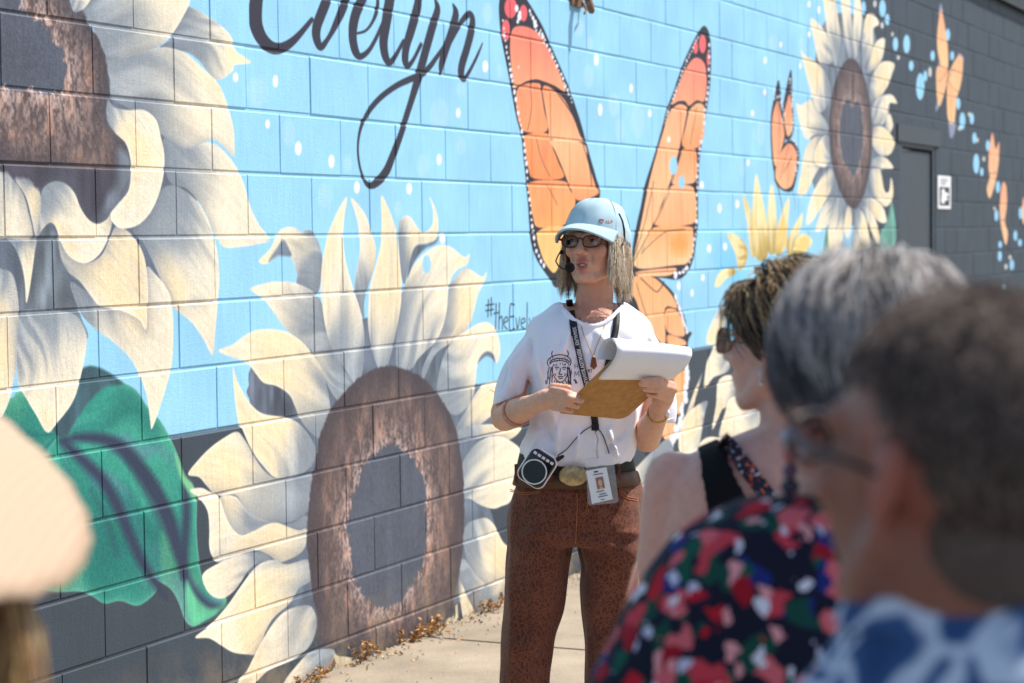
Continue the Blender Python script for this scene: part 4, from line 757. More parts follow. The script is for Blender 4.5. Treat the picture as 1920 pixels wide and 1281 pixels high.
# trousers
def leopard():
    m, t, p = new_mat('leopard_denim'); L = t.links.new; tc = N(t, 'ShaderNodeTexCoord'); mp = N(t, 'ShaderNodeMapping'); mp.inputs['Scale'].default_value = (1.15, 1.15, .85); L(tc.outputs['Object'], mp.inputs[0])
    nz = N(t, 'ShaderNodeTexNoise', Scale=28.0, Detail=3); L(mp.outputs[0], nz.inputs['Vector'])
    ad = N(t, 'ShaderNodeMix', data_type='RGBA', blend_type='LINEAR_LIGHT'); ad.inputs[0].default_value = .018; L(mp.outputs[0], ad.inputs[6]); L(nz.outputs['Color'], ad.inputs[7])
    v = N(t, 'ShaderNodeTexVoronoi', feature='DISTANCE_TO_EDGE', Scale=92.0); L(ad.outputs[2], v.inputs['Vector'])
    r = N(t, 'ShaderNodeValToRGB'); e = r.color_ramp.elements; e[0].position = .0; e[0].color = srgb((124, 74, 54)) + (1,); e[1].position = .12; e[1].color = srgb((100, 57, 43)) + (1,); q = e.new(.3); q.color = srgb((83, 46, 36)) + (1,); q = e.new(.5); q.color = srgb((95, 54, 40)) + (1,); L(v.outputs[0], r.inputs[0])
    n2 = N(t, 'ShaderNodeTexNoise', Scale=9.0, Detail=5); L(tc.outputs['Object'], n2.inputs['Vector']); mr = N(t, 'ShaderNodeMapRange'); mr.inputs[1].default_value = .3; mr.inputs[2].default_value = .7; mr.inputs[3].default_value = .8; mr.inputs[4].default_value = 1.2; L(n2.outputs[0], mr.inputs[0])
    mx = N(t, 'ShaderNodeMix', data_type='RGBA', blend_type='MULTIPLY'); mx.inputs[0].default_value = 1; L(r.outputs[0], mx.inputs[6]); L(mr.outputs[0], mx.inputs[7]); L(mx.outputs[2], p.inputs['Base Color'])
    n3 = N(t, 'ShaderNodeTexNoise', Scale=600.0, Detail=2); L(tc.outputs['Object'], n3.inputs['Vector']); b = N(t, 'ShaderNodeBump', Strength=.3, Distance=.001); L(n3.outputs[0], b.inputs['Height']); L(b.outputs[0], p.inputs['Normal']); p.inputs['Roughness'].default_value = .8; p.inputs['Sheen Weight'].default_value = .15; p.inputs['Specular IOR Level'].default_value = .15
    return m
M_LEO = leopard()
tr = MB(); lofted(tr, [(884, 969, 1190, 0, .112), (905, 963, 1195, 0, .118), (930, 956, 1202, 0, .125), (965, 950, 1207, 0, .13), (1000, 949, 1208, 0, .132), (1016, 956, 1200, 0, .12)], WY)
lofted(tr, [(985, 949, 1079, 0, .125), (1025, 950, 1073, 0, .118), (1060, 948, 1066, -.005, .105), (1100, 946, 1061, -.01, .098), (1150, 944, 1055, -.015, .09), (1200, 941, 1042, -.02, .085), (1250, 939, 1036, -.02, .083), (1330, 937, 1031, -.01, .085), (1430, 935, 1031, .0, .09), (1538, 932, 1035, .01, .098)], WY)
lofted(tr, [(985, 1078, 1208, 0, .125), (1025, 1083, 1203, 0, .118), (1060, 1087, 1197, 0, .105), (1100, 1085, 1190, 0, .098), (1150, 1089, 1184, -.005, .09), (1200, 1092, 1180, -.01, .085), (1250, 1093, 1180, -.01, .083), (1330, 1094, 1182, .0, .085), (1430, 1094, 1186, .01, .09), (1538, 1093, 1192, .02, .098)], WY)
tm = remesh(tr, .0058, 5, .5); folds(tm, .013, 9, 4); folds(tm, .007, 22, 8, (1, 1, .45))
push(tm, lambda v: Vector((0, -.006 * math.sin(v.z * 90 + v.x * 25) * max(0, 1 - abs(v.z - .74) / .08), 0)) + Vector((0, -.005 * math.sin(v.z * 70 - v.x * 30) * max(0, 1 - abs(v.z - .45) / .14), 0)))
BV_T = BVHTree.FromPolygons([v.co.copy() for v in tm.vertices], [tuple(p.vertices) for p in tm.polygons])
trs = obj('trousers', tm, M_LEO, spk)
def onto(bv, px, py, off=.002, dflt=0):
    h = bv.ray_cast(CAMP, ray(px, py))
    return (h[0] - ray(px, py) * off) if h[0] is not None else at_depth(px, py, WY + dflt)
M_THR = mat('tan_thread', (170, 104, 66), .8, .1, 80)
def seam(pts, bv=BV_T, r=.0011, k=6):
    S = smooth_loop(np.array(pts, float), k, False); return MB().tube([onto(bv, x, y, .0012) for x, y in S], r, 5)
for q in ([(1082, 925), (1082, 960), (1080, 1000), (1079, 1020)], [(1161, 905), (1166, 920), (1176, 931), (1196, 935)], [(1159, 908), (1164, 924), (1176, 935), (1196, 939)], [(957, 918), (985, 924), (1012, 920)], [(957, 921), (985, 927), (1013, 923)], [(1088, 965), (1094, 963), (1100, 955), (1102, 930)], [(1093, 968), (1100, 964), (1104, 955)]):
    obj('stitching', seam(q), M_THR, trs)
M_SHOE = mat('brown_shoe', (90, 62, 44), .5, .1, 30, .1)
for a in (983, 1143):
    b_ = H(a, 900, .0); s_ = MB(); s_.tube([Vector((b_.x + .0, b_.y + .06, .045)), Vector((b_.x - .005, b_.y - .04, .042)), Vector((b_.x - .012, b_.y - .15, .03))], [.045, .044, .03], 14, flat=((0, 0, 1), .85))
    for v in s_.v: v.z = max(v.z, .002)
    obj('shoe', s_, M_SHOE, spk)
# T-shirt
M_TEE = fabric('white_cotton', (242, 239, 246), .85, .03, .18, 700)
ts = MB(); lofted(ts, [(566, 1048, 1166, .03, .072), (580, 1025, 1188, .025, .088), (596, 1000, 1212, .015, .10), (622, 986, 1226, .005, .112), (660, 985, 1222, -.005, .124), (700, 992, 1216, -.01, .13), (740, 997, 1210, -.01, .128), (780, 996, 1203, -.008, .126), (812, 986, 1199, -.005, .13), (836, 976, 1197, -.002, .134), (852, 974, 1194, 0, .132), (864, 980, 1188, 0, .124), (872, 992, 1180, 0, .11)], WY)
def sleeve(rows):
    rows = smooth_loop(np.array(rows, float), 4, False); rings = []
    for x, y, dy, rx, ry, tilt in rows:
        c_ = H(x, y, dy); rm = Matrix.Rotation(tilt, 3, 'Y'); rings.append([c_ + rm @ Vector((rx * math.cos(a * .2618), ry * math.sin(a * .2618), 0)) for a in range(24)])
    ts.loft(rings[::-1])
sleeve([(1022, 596, .02, .04, .06, -.5), (998, 624, .01, .042, .072, -.6), (974, 668, .0, .046, .066, -.45), (961, 705, -.01, .046, .062, -.4), (951, 748, -.015, .047, .058, -.38)])
sleeve([(1188, 596, .02, .04, .06, .5), (1208, 624, .01, .040, .07, .55), (1226, 668, .02, .038, .062, .35), (1235, 720, .03, .036, .056, .2), (1241, 790, .03, .034, .05, .12)])
tm = remesh(ts, .0048, 4, .5)
NECK = np.array([(1030, 545), (1045, 557), (1058, 577), (1075, 595), (1095, 605), (1112, 607), (1132, 602), (1150, 588), (1163, 575), (1176, 562)])
def topx(p): v = p - CAMP; z = v.dot(EF); return 960 + FPX * v.dot(EX) / z, 640.5 - FPX * v.dot(EU) / z
def tee_fold(v):
    px, py = topx(v); o = Vector((0, 0, 0))
    def cr_(x0, y0, x1, y1, wd, a):      # a soft crease along a line in the cloth
        L = math.hypot(x1 - x0, y1 - y0); t = ((px - x0) * (x1 - x0) + (py - y0) * (y1 - y0)) / L / L
        if not -.1 < t < 1.1: return 0
        d = ((px - x0) * (y1 - y0) - (py - y0) * (x1 - x0)) / L / .72; return 1.5 * a * math.exp(-(d / wd) ** 2) * max(0, 1 - abs(2 * t - 1) ** 3)
    f = sum(cr_(*q) for q in ((1000, 640, 1040, 780, 9, .010), (1030, 650, 1045, 850, 10, .012), (1055, 780, 1035, 862, 8, .014), (985, 610, 1010, 720, 8, -.009), (1190, 640, 1150, 800, 10, .010), (1200, 680, 1180, 850, 9, .010), (1090, 800, 1075, 866, 7, .009), (1140, 800, 1160, 862, 9, .011), (1010, 800, 990, 850, 8, .010), (1120, 615, 1150, 660, 8, .005), (1075, 615, 1050, 670, 8, .005), (1010, 790, 1050, 845, 7, -.008), (1185, 800, 1130, 850, 8, -.008), (945, 660, 975, 745, 7, .006), (960, 640, 940, 740, 6, -.006)))
    return Vector((0, -f * 1.25, 0))
push(tm, tee_fold); folds(tm, .009, 12, 21, (1, 1, .5)); folds(tm, .005, 30, 3, (1, 1, .6))
bm = bmesh.new(); bm.from_mesh(tm); kill = []
for f in bm.faces:
    q = f.calc_center_median(); x, y = topx(q)
    front = q.y < WY + .03
    lim = np.interp(x, NECK[:, 0], NECK[:, 1]) if front else 568
    if 1032 < x < 1176 and y < lim: kill.append(f)
bmesh.ops.delete(bm, geom=kill, context='FACES'); bm.to_mesh(tm); bm.free()
BV = BVHTree.FromPolygons([v.co.copy() for v in tm.vertices], [tuple(p.vertices) for p in tm.polygons])
nb = len(BODY_V); BVS = BVHTree.FromPolygons(BODY_V + [v.co.copy() for v in tm.vertices], BODY_F + [tuple(nb + i for i in p.vertices) for p in tm.polygons])
tee = obj('t_shirt', tm, M_TEE, spk)
cl = smooth_loop(NECK[2:-1] + (0, 3.5), 6, False); c_ = MB(); c_.tube([onto(BV, x, y + 2, .001) for x, y in cl], .0068, 8, flat=((0, 1, 0), .5)); obj('collar', c_, M_TEE, tee)
for pts in ([(920, 731), (940, 744), (962, 752), (984, 757)], [(1219, 786), (1240, 790), (1263, 784)]): obj('hem_stitch', seam(pts, BV, .0009), M_TEE, tee)
# print on the shirt: sketched head with a horned headband, braids, and letters
M_PRINT = mat('shirt_print', (52, 50, 66), .9, .2, 200)
def zp(s, k=4): v = np.array([float(q) for q in s.split()]).reshape(-1, 2) / 4.0024 + (900, 540); return smooth_loop(v, k, False)
pr = MB()
def mark(P, r, bv=BV, off=.0012):
    L_ = [onto(bv, x, y, off) for x, y in P]; vs = []
    for i, p in enumerate(L_):
        t = (L_[min(i + 1, len(L_) - 1)] - L_[max(i - 1, 0)]).normalized(); s_ = t.cross(ray(*P[i])).normalized() * r * (.5 if i in (0, len(L_) - 1) else 1); vs += [p + s_, p - s_]
    pr.add(vs, [(2 * i, 2 * i + 1, 2 * i + 3, 2 * i + 2) for i in range(len(L_) - 1)])
for s in ('545 520 538 495 545 472', '652 520 664 495 654 468', '515 590 505 560 520 530 560 508 605 502 650 512 678 535 682 565 672 585', '522 575 545 555 590 545 640 552 668 572', '520 560 548 538 595 528 645 538 674 556', '545 585 540 620 552 655 572 690 600 708 628 698 648 668 656 630 655 590', '562 600 580 594 594 600', '615 602 632 596 648 602', '570 608 582 612', '622 612 640 612', '604 600 600 630 592 645 606 650 618 644', '584 668 604 664 626 668', '590 676 606 680 620 676', '560 640 570 660', '640 640 634 664', '522 590 512 630 508 680 502 720', '534 596 526 650 524 700 518 728', '546 650 540 700 545 730', '668 590 676 640 678 690 684 730', '658 640 664 690 668 735', '600 710 596 735', '620 705 630 735', '640 690 652 720', '560 690 556 722', '575 700 580 735', '495 690 494 725', '700 690 722 700 728 720', '712 680 718 720'):
    mark(zp(s), .0011)
rn = random.Random(5)
for k in range(26):
    x, y = rn.uniform(525, 675), rn.uniform(515, 575); mark(zp(f'{x} {y} {x + rn.uniform(-4, 4)} {y + rn.uniform(8, 18)}'), .0007)
for k in range(44):
    x = rn.choice([rn.uniform(505, 548), rn.uniform(655, 685)]); y = rn.uniform(590, 700); mark(zp(f'{x} {y} {x + rn.uniform(-5, 5)} {y + rn.uniform(15, 40)}'), .0006)
for s in ('712 570 712 606', '734 568 734 604', '712 588 734 586', '710 668 712 626', '712 626 724 656', '724 656 738 624', '738 624 742 664', '812 612 812 634', '812 612 822 614 820 622 812 624', '820 624 826 634', '828 612 842 610', '836 611 836 634'): mark(zp(s, 1), .0011)
tag(obj('chest_print', pr, M_PRINT, tee, smooth=False), kind='stuff')
# belts
M_BELT = mat('brown_leather', (86, 58, 42), .55, .2, 40, .2); M_WEB = mat('black_webbing', (26, 26, 30), .7, .1, 60, .2, 500)
b_ = MB(); rg = [ringpx(x0, x1, y, WY, 0, h) for y, x0, x1, h in ((906, 963, 1195, .124), (906, 960.5, 1197.5, .128), (880, 966, 1192, .121), (880, 969, 1190, .116))]; b_.loft(rg + [rg[0]], cap=False); obj('belt', b_, M_BELT, spk)
b_ = MB(); rg = [ringpx(x0, x1, y, WY, 0, h) for y, x0, x1, h in ((879, 969, 1189, .118), (879, 967, 1191, .122), (848, 974, 1185, .118), (848, 977, 1182, .112))]; b_.loft(rg + [rg[0]], cap=False); obj('waist_strap', b_, M_WEB, spk)
M_BUCK = mat('antique_brass', (178, 160, 122), .38, .4, 70, .4, 120, metal=.75)
b_ = MB(); cb_ = H(1075, 892, -.134); b_.ell(cb_, (.0365, .008, .0265), 28, 12); bo = obj('buckle', b_, M_BUCK, spk)
for a in (968, 1032, 1160): 
    b_ = MB(); p = H(a, 880, -.095 if a != 1032 else -.128); b_.box(p + Vector((0, 0, -.012)), (.009, .006, .05), bev=.0015); obj('belt_loop', b_, M_LEO, trs)

# hair of the speaker
rn = random.Random(21)
def blond(d, rn): return srgb(rn.choice([(234, 218, 190), (216, 196, 166), (196, 172, 140), (242, 232, 214), (164, 140, 112), (224, 210, 188), (146, 122, 96)]))
keep = lambda d: -.16 < d.z < .1 and not (d.y < -.62) and not (d.x > .6 and -.12 < d.y < .30 and rn.random() < .93)
hb = scalp_hair(hc, hk, hrot, 9000, lambda d: .165 if d.y > -.3 else .15, keep, lambda q: (q.x * .15, .1 + q.y * .2, -1), .2, blond, rn, 11, -.2, .00055, .0026, (.083, .104, .090), 1.0)
cap_h = MB(); cap_h.ell(T((0, .022, -.005)), (.070 * hk, .080 * hk, .085 * hk), 24, 14, hrot); cap_h.ell(T((.018, .048, -.066)), (.064 * hk, .046 * hk, .062 * hk), 20, 12, hrot); cap_h.ell(T((-.05, .03, -.07)), (.03 * hk, .04 * hk, .055 * hk), 16, 10, hrot)
obj('hair', hb, M_HAIR, spk)
M_HBASE = mat('hair_under', (150, 128, 102), .6, .3, 90, .5, 200)
obj('hair_under_layer', cap_h, M_HBASE, spk)

# ------------------------------------------------------------------ cap
M_CAP = fabric('pale_blue_twill', (174, 200, 210), .8, .08, .3, 900); M_CAPL = fabric('cap_lining', (120, 160, 176), .85)
cap = empty('baseball_cap', T((0, .01, .1)), 'pale blue baseball cap with a small red heart on the speaker\'s head', 'cap')
crot = hrot @ Matrix.Rotation(R(-6), 3, 'X')
TC = lambda p: hc + crot @ (Vector(p) * hk * 1.045)
cm = MB(); rings = []
for i in range(13):
    f = i / 12; zz = .006 + .118 * math.sin(f * 1.5708); s_ = math.cos(f * 1.5708) ** .62 if f < 1 else .02
    rings.append([TC((.0885 * s_ * math.cos(a), .012 + .112 * s_ * math.sin(a) * (1.0 if math.sin(a) > 0 else .98), zz + (.010 * (1 - f) if math.sin(a) < 0 else -.006 * (1 - f)) * abs(math.sin(a)))) for a in [2 * math.pi * j / 48 for j in range(48)]])
rings[-1] = [TC((.0018 * math.cos(2 * math.pi * j / 48), .012 + .002 * math.sin(2 * math.pi * j / 48), .1245)) for j in range(48)]
cm.loft(rings[::-1][::-1], cap=False); me = cm.mesh('crown')
push(me, lambda v: (v - hc).normalized() * (mnoise.noise((v - hc) * 24) * .006 + mnoise.noise((v - hc) * 55 + Vector((7, 0, 0))) * .0012) + (TC((-.02, .06, -.02)) - TC((0, 0, 0))) * .16 * max(0, 1 - (v - TC((-.045, -.055, .095))).length / .042))
me = baked(me, [('SUBSURF', dict(levels=1, render_levels=1)), ('SOLIDIFY', dict(thickness=.0022, offset=-1))])
BVC = BVHTree.FromPolygons([v.co.copy() for v in me.vertices], [tuple(p.vertices) for p in me.polygons]); crown = obj('crown', me, M_CAP, cap)
bl = MB(); rings = []
for i in range(9):
    f = i / 8; row = []
    for j in range(25):
        a = R(-66 + 132 * j / 24); ca_ = math.cos(a); ex = .072 * f * max(0, ca_) ** .75
        row.append(TC((.087 * math.sin(a) * (1 + .05 * f), .010 - .108 * ca_ - ex, .030 - .030 * f * f - .022 * (math.sin(a) ** 2) * (.3 + .7 * f) + .004 * f)))
    rings.append(row)
bl.loft(rings, closed=False); me = baked(bl.mesh('bill'), [('SUBSURF', dict(levels=1, render_levels=1)), ('SOLIDIFY', dict(thickness=.0042, offset=0))]); obj('bill', me, M_CAP, cap)
e = MB().ell(TC((0, .012, .1245)), (.006, .006, .003), 12, 6); obj('top_button', e, M_CAP, cap)
for k in range(6):
    a = R(30 + 60 * k); sm = MB(); sm.tube([TC((.0892 * (math.cos(f * 1.5708) ** .62) * math.cos(a), .012 + .1128 * (math.cos(f * 1.5708) ** .62) * math.sin(a), .007 + .1185 * math.sin(f * 1.5708))) for f in [q / 10 for q in range(10)]], .0008, 5); obj('panel_seam', sm, M_CAPL, cap)
M_RED = mat('red_thread', (196, 70, 80), .8, .1); M_PNK = mat('peach_thread', (226, 150, 120), .8, .1)
th = [i * .42 for i in range(16)]
def heart(cx, cy, s_): return [(cx + s_ * 16 * math.sin(t) ** 3 / 16, cy - s_ * (13 * math.cos(t) - 5 * math.cos(2 * t) - 2 * math.cos(3 * t) - math.cos(4 * t)) / 16) for t in [i * 2 * math.pi / 18 for i in range(19)]]
obj('heart', MB().tube([onto(BVC, x, y, .0008) for x, y in heart(1127.5, 414.5, 4.4)], .0009, 5), M_RED, cap)
for q in ([(1135, 418), (1137, 413), (1139, 418)], [(1141, 413), (1141, 418), (1144, 417)], [(1146, 418), (1146, 413), (1149, 415), (1146, 416)]): obj('embroidery', MB().tube([onto(BVC, x, y, .0008) for x, y in q], .0007, 5), M_PNK, cap)

# ------------------------------------------------------------------ glasses
M_FRAME = mat('dark_red_acetate', (58, 22, 28), .25, .15, 60, spec=.6); M_LENS, t_, p_ = new_mat('spectacle_lens')
p_.inputs['Base Color'].default_value = (.75, .76, .78, 1); p_.inputs['Transmission Weight'].default_value = 1; p_.inputs['Roughness'].default_value = .02; p_.inputs['IOR'].default_value = 1.12
def make_glasses(T, label, fm, lm, r=.0019, ratio=1.0):
    gl = empty('glasses', T((0, -.1, -.015)), label, 'glasses')
    def loop(s, n=28, gx=1, gy=1):
        out = []
        for j in range(n):
            a = 2 * math.pi * j / n; x = .0265 * gx * math.copysign(abs(math.cos(a)) ** .72, math.cos(a)); z = .0165 * ratio * gy * math.copysign(abs(math.sin(a)) ** .72, math.sin(a)) + (.002 * s * x / .026)
            out.append(T((s * .034 + x, -.1085 + abs(s * .034 + x) ** 2 * 2.6, -.004 + z)))
        return out
    for s in (-1, 1):
        lp = loop(s); obj('rim', MB().tube(lp + [lp[0], lp[1]], r, 8, cap=False), fm, gl)
        le = MB(); a = loop(s, 28, .97, .97); b = [p + (T((0, .0014, 0)) - T((0, 0, 0))) for p in a]; le.add(a + b, [tuple(range(28)), tuple(range(55, 27, -1))] + [(i, 28 + i, 28 + (i + 1) % 28, (i + 1) % 28) for i in range(28)]); obj('lens', le, lm, gl, smooth=False)
        obj('temple', MB().tube([T((s * .061, -.099, .003)), T((s * .074, -.085, .004)), T((s * .0815, -.03, .004)), T((s * .082, .012, .002)), T((s * .079, .028, -.016))], [r * 1.26, r * 1.37, r * 1.16, r * 1.05, r * .95], 8), fm, gl)
    obj('bridge', MB().tube([T((-.0085, -.1085, .002)), T((0, -.112, .005)), T((.0085, -.1085, .002))], r * 1.05, 8), fm, gl)
    return gl
make_glasses(T, 'dark red framed spectacles on the speaker under the cap bill', M_FRAME, M_LENS)

# ------------------------------------------------------------------ headset microphone
M_FOAM = mat('black_foam', (20, 20, 24), .95, .2, 200, .8, 300); M_PLAS = mat('black_plastic', (18, 18, 22), .4, .1, 60)
hm = empty('headset_microphone', T((-.09, -.02, -.09)), 'black headset microphone with foam ball in front of the speaker\'s mouth', 'microphone')
obj('foam_ball', MB().ell(H(1068.5, 502, -.135), (.0125, .013, .0128), 20, 14), M_FOAM, hm)
obj('boom', MB().tube([H(1052, 470, -.03), H(1046, 480, -.06), H(1042, 490, -.09), H(1047, 499, -.115), H(1057, 505, -.13), H(1066, 503, -.135)], .0019, 8), M_PLAS, hm)
obj('ear_hook', MB().tube([T((-.083, .02, .0)), T((-.087, .0, -.01)), H(1052, 474, -.03)], [.006, .007, .005], 8), M_PLAS, hm)
obj('neckband', MB().tube([onto(BVC, x, y, .002) for x, y in ((1161, 402), (1167, 415), (1170.5, 432), (1171, 448))] + [H(1167.5, 459, -.055)], .0026, 8), M_PLAS, hm)
cab = [H(1063, 508, -.125), H(1064, 525, -.085), H(1066, 545, -.075)] + [onto(BVS, x, y, .003, -.08) for x, y in ((1067, 575), (1068, 600), (1072, 630))]
obj('cable', MB().tube([Vector(q) for q in smooth_loop(np.array([tuple(p) for p in cab]), 4, False)], .0012, 6), M_PLAS, hm)

# ------------------------------------------------------------------ lanyard with badge
M_LAN = mat('black_ribbon', (24, 24, 28), .6, .1, 60, .2, 600); M_LTX = mat('white_print', (214, 214, 220), .7, .05)
lan = empty('lanyard', H(1116, 800, -.14), 'black neck lanyard lettered ESPLANADE VOLUNTEER in white over the white T-shirt', 'lanyard')
def strap(pts, wd, k=6, lift=.006, bv=None):
    bv = bv or BVS
    S = smooth_loop(np.array(pts, float), k, False); L_ = [onto(bv, x, y, lift, -.06) for x, y in S]
    for _ in range(3): L_ = [L_[0]] + [(L_[i - 1] + L_[i] * 2 + L_[i + 1]) / 4 for i in range(1, len(L_) - 1)] + [L_[-1]]
    rows = []
    for i, p in enumerate(L_):
        t = (L_[min(i + 1, len(L_) - 1)] - L_[max(i - 1, 0)]).normalized(); v = ray(*S[i]); s_ = t.cross(v).normalized(); rows.append((p, s_, t, -v))
    mb = MB(); mb.loft([[p + s_ * wd, p + s_ * wd + n_ * .0012, p - s_ * wd + n_ * .0012, p - s_ * wd] for p, s_, t, n_ in rows]); return mb, rows
def text_mesh(txt, bold=.0):
    cu = bpy.data.curves.new('t', 'FONT'); cu.body = txt; cu.size = 1; cu.align_x = 'LEFT'; cu.offset = bold; o = bpy.data.objects.new('t', cu); COL.objects.link(o); dg = bpy.context.evaluated_depsgraph_get(); dg.update()
    me = bpy.data.meshes.new_from_object(o.evaluated_get(dg)); bpy.data.objects.remove(o); v = [tuple(q.co) for q in me.vertices]; f = [tuple(p.vertices) for p in me.polygons]; bpy.data.meshes.remove(me); return np.array(v), f
def text_on(rows, txt, start, size, flip=1, cond=.72):
    v, f = text_mesh(txt, .012); seg = [0]
    for i in range(1, len(rows)): seg.append(seg[-1] + (rows[i][0] - rows[i - 1][0]).length)
    out = []
    for x, y, z in v:
        d = start + x * size * cond; yy = (y - .35) * size; d2 = d if flip > 0 else seg[-1] - d
        i = min(max(int(np.searchsorted(seg, d2)) - 1, 0), len(rows) - 2); f_ = (d2 - seg[i]) / max(1e-6, seg[i + 1] - seg[i]); p = rows[i][0].lerp(rows[i + 1][0], f_); s_ = rows[i][1].lerp(rows[i + 1][1], f_); out.append(p + s_ * yy * flip * -1 + rows[i][3] * .0017)
    return MB().add(out, f)
la, rows = strap([(1067, 562), (1070, 580), (1076, 610), (1083, 648), (1091, 684), (1099, 716), (1108, 752)], .0085); obj('strap', la, M_LAN, lan)
obj('lettering', text_on(rows, 'ESPLANADE VOLUNTEER    ESPLANADE', .035, .0125, -1), M_LTX, lan, smooth=False)
la, rows2 = strap([(1154, 572), (1156, 586), (1156, 605), (1152, 630), (1143, 670), (1132, 720), (1122, 760)], .0082); obj('strap', la, M_LAN, lan)
obj('lettering', text_on(rows2, 'VOLUNTEER  ESPLANADE', .004, .0120, 1), M_LTX, lan, smooth=False)
la, r3 = strap([(1112, 770), (1115, 786), (1116, 800)], .0085); obj('joined_strap', la, M_LAN, lan)
M_STEEL = mat('bright_steel', (190, 186, 182), .25, .1, 60, metal=.9)
p = onto(BV, 1116, 801, .008); obj('crimp', MB().box(p, (.019, .008, .017), bev=.002), M_PLAS, lan)
p2 = H(1121, 858, -.165); obj('swivel_clip', MB().tube([p + Vector((.001, -.002, -.01)), p.lerp(p2, .4) + Vector((.004, -.01, 0)), p.lerp(p2, .75), p2], [.0028, .0022, .0035, .003], 8), M_STEEL, lan)
badge = empty('name_badge', H(1128, 945, -.17), 'clear plastic badge holder with a white photo card hanging at the belt', 'badge')
M_CLEAR, t_, p_ = new_mat('clear_vinyl'); p_.inputs['Base Color'].default_value = (.92, .94, .97, 1); p_.inputs['Transmission Weight'].default_value = .85; p_.inputs['Roughness'].default_value = .12; p_.inputs['IOR'].default_value = 1.2
def plate(q, th, dy, bevel=0):     # four photo-pixel corners -> thin plate
    a = [H(x, y, dy) for x, y in q]; b = [v + Vector((0, th, 0)) for v in a]; n = len(a)
    return MB().add(a + b, [tuple(range(n))[::-1], tuple(range(n, 2 * n))] + [(i, (i + 1) % n, n + (i + 1) % n, n + i) for i in range(n)])
obj('holder', plate([(1097, 862), (1101, 859), (1147, 853), (1150, 856), (1160, 940), (1157, 943), (1106, 948), (1103, 944)], .003, -.168), M_CLEAR, badge, smooth=False)
obj('card', plate([(1099, 883), (1137, 876), (1149, 936), (1110, 945)], .0008, -.170), M_WHITE, badge, smooth=False)
def bq(u, v, dy=-.1712):   # card coordinates
    a, b, c_, d_ = (1099, 883), (1137, 876), (1149, 936), (1110, 945); x = (a[0] * (1 - u) + b[0] * u) * (1 - v) + (d_[0] * (1 - u) + c_[0] * u) * v; y = (a[1] * (1 - u) + b[1] * u) * (1 - v) + (d_[1] * (1 - u) + c_[1] * u) * v; return H(x, y, dy)
def bquad(u0, v0, u1, v1, dy=-.1712): return MB().add([bq(u0, v0, dy), bq(u0, v1, dy), bq(u1, v1, dy), bq(u1, v0, dy)], [(0, 1, 2, 3)])
M_PHOTO = mat('photo_print', (150, 112, 98), .5, .2, 60); M_FACE = mat('photo_face', (220, 178, 156), .5, .1); M_GTX = mat('grey_print', (110, 116, 130), .6, .1)
ph = obj('portrait', bquad(.38, .26, .74, .62), M_PHOTO, badge, smooth=False)
fc = MB().add([bq(.56 + .1 * math.cos(i * .5236), .44 + .11 * math.sin(i * .5236), -.1718) for i in range(12)], [tuple(range(12))]); fc.add([bq(u, v, -.1718) for u, v in ((.45, .62), (.68, .62), (.62, .56), (.5, .56))], [(0, 1, 2, 3)]); obj('portrait_face', fc, M_FACE, ph, smooth=False)
for (u0, v0, u1, v1) in ((.36, .06, .56, .1), (.3, .15, .78, .18), (.3, .67, .66, .7), (.42, .76, .74, .79), (.34, .83, .8, .86), (.44, .93, .62, .955)): obj('print_line', bquad(u0, v0, u1, v1), M_GTX if v0 > .1 else M_INK, badge, smooth=False)

# ------------------------------------------------------------------ voice amplifier on the waist strap
am = empty('voice_amplifier', H(1005, 912, -.15), 'small black and white voice amplifier clipped to the speaker\'s waist strap', 'amplifier')
ac = H(1008, 877, -.158); ar = Matrix.Rotation(R(-6), 3, 'Z') @ Matrix.Rotation(R(33), 3, 'Y')
M_GLOSS = mat('gloss_black', (14, 16, 20), .18, .1, 40, spec=.6); M_WPL = mat('white_plastic', (226, 222, 228), .35, .03); M_MESHB = mat('speaker_mesh', (30, 48, 50), .5, .5, 700, .8, 900)
AT = lambda p: ac + ar @ Vector(p)
def rrect(hw, hh, r, y, n=6):
    return [AT((cx * (hw - r) + r * math.cos(a0 + q * 1.5708 / n), y, cz * (hh - r) + r * math.sin(a0 + q * 1.5708 / n))) for cx, cz, a0 in ((1, 1, 0), (-1, 1, 1.5708), (-1, -1, 3.1416), (1, -1, 4.7124)) for q in range(n + 1)]
obj('case', MB().loft([rrect(.034, .042, .016, .017), rrect(.038, .046, .02, .012), rrect(.0385, .0465, .02, -.008), rrect(.036, .044, .018, -.0155)]), M_WPL, am)
obj('front_panel', MB().loft([rrect(.0355, .0435, .018, -.0152), rrect(.0345, .0425, .017, -.019), rrect(.031, .039, .014, -.0205)]), M_GLOSS, am)
ri = [AT((-.001 + .030 * math.cos(a), -.0215, -.010 + .030 * math.sin(a))) for a in [i * math.pi / 16 for i in range(34)]]; obj('speaker_ring', MB().tube(ri, .0018, 8, cap=False), M_WPL, am)
obj('speaker_mesh', MB().add([AT((-.001 + .029 * math.cos(a), -.0209, -.010 + .029 * math.sin(a))) for a in [i * math.pi / 14 for i in range(28)]], [tuple(range(28))]), M_MESHB, am, smooth=False)
for k in range(5): obj('button', MB().box(AT((-.024 + .012 * k, -.0212, .031)), (.0088, .003, .0068), ar, .0012), M_WPL, am)
obj('jack_plug', MB().tube([AT((.03, -.006, .044)), AT((.037, -.008, .058))], [.006, .0045], 8), M_PLAS, am)
jk = AT((.037, -.008, .058)); cb2 = [tuple(jk)] + [tuple(onto(BV, x, y, .006)) for x, y in ((1046, 855), (1062, 843), (1080, 822), (1095, 808), (1108, 800))]
obj('cable', MB().tube([Vector(q) for q in smooth_loop(np.array(cb2), 6, False)], .0014, 6), M_PLAS, am)
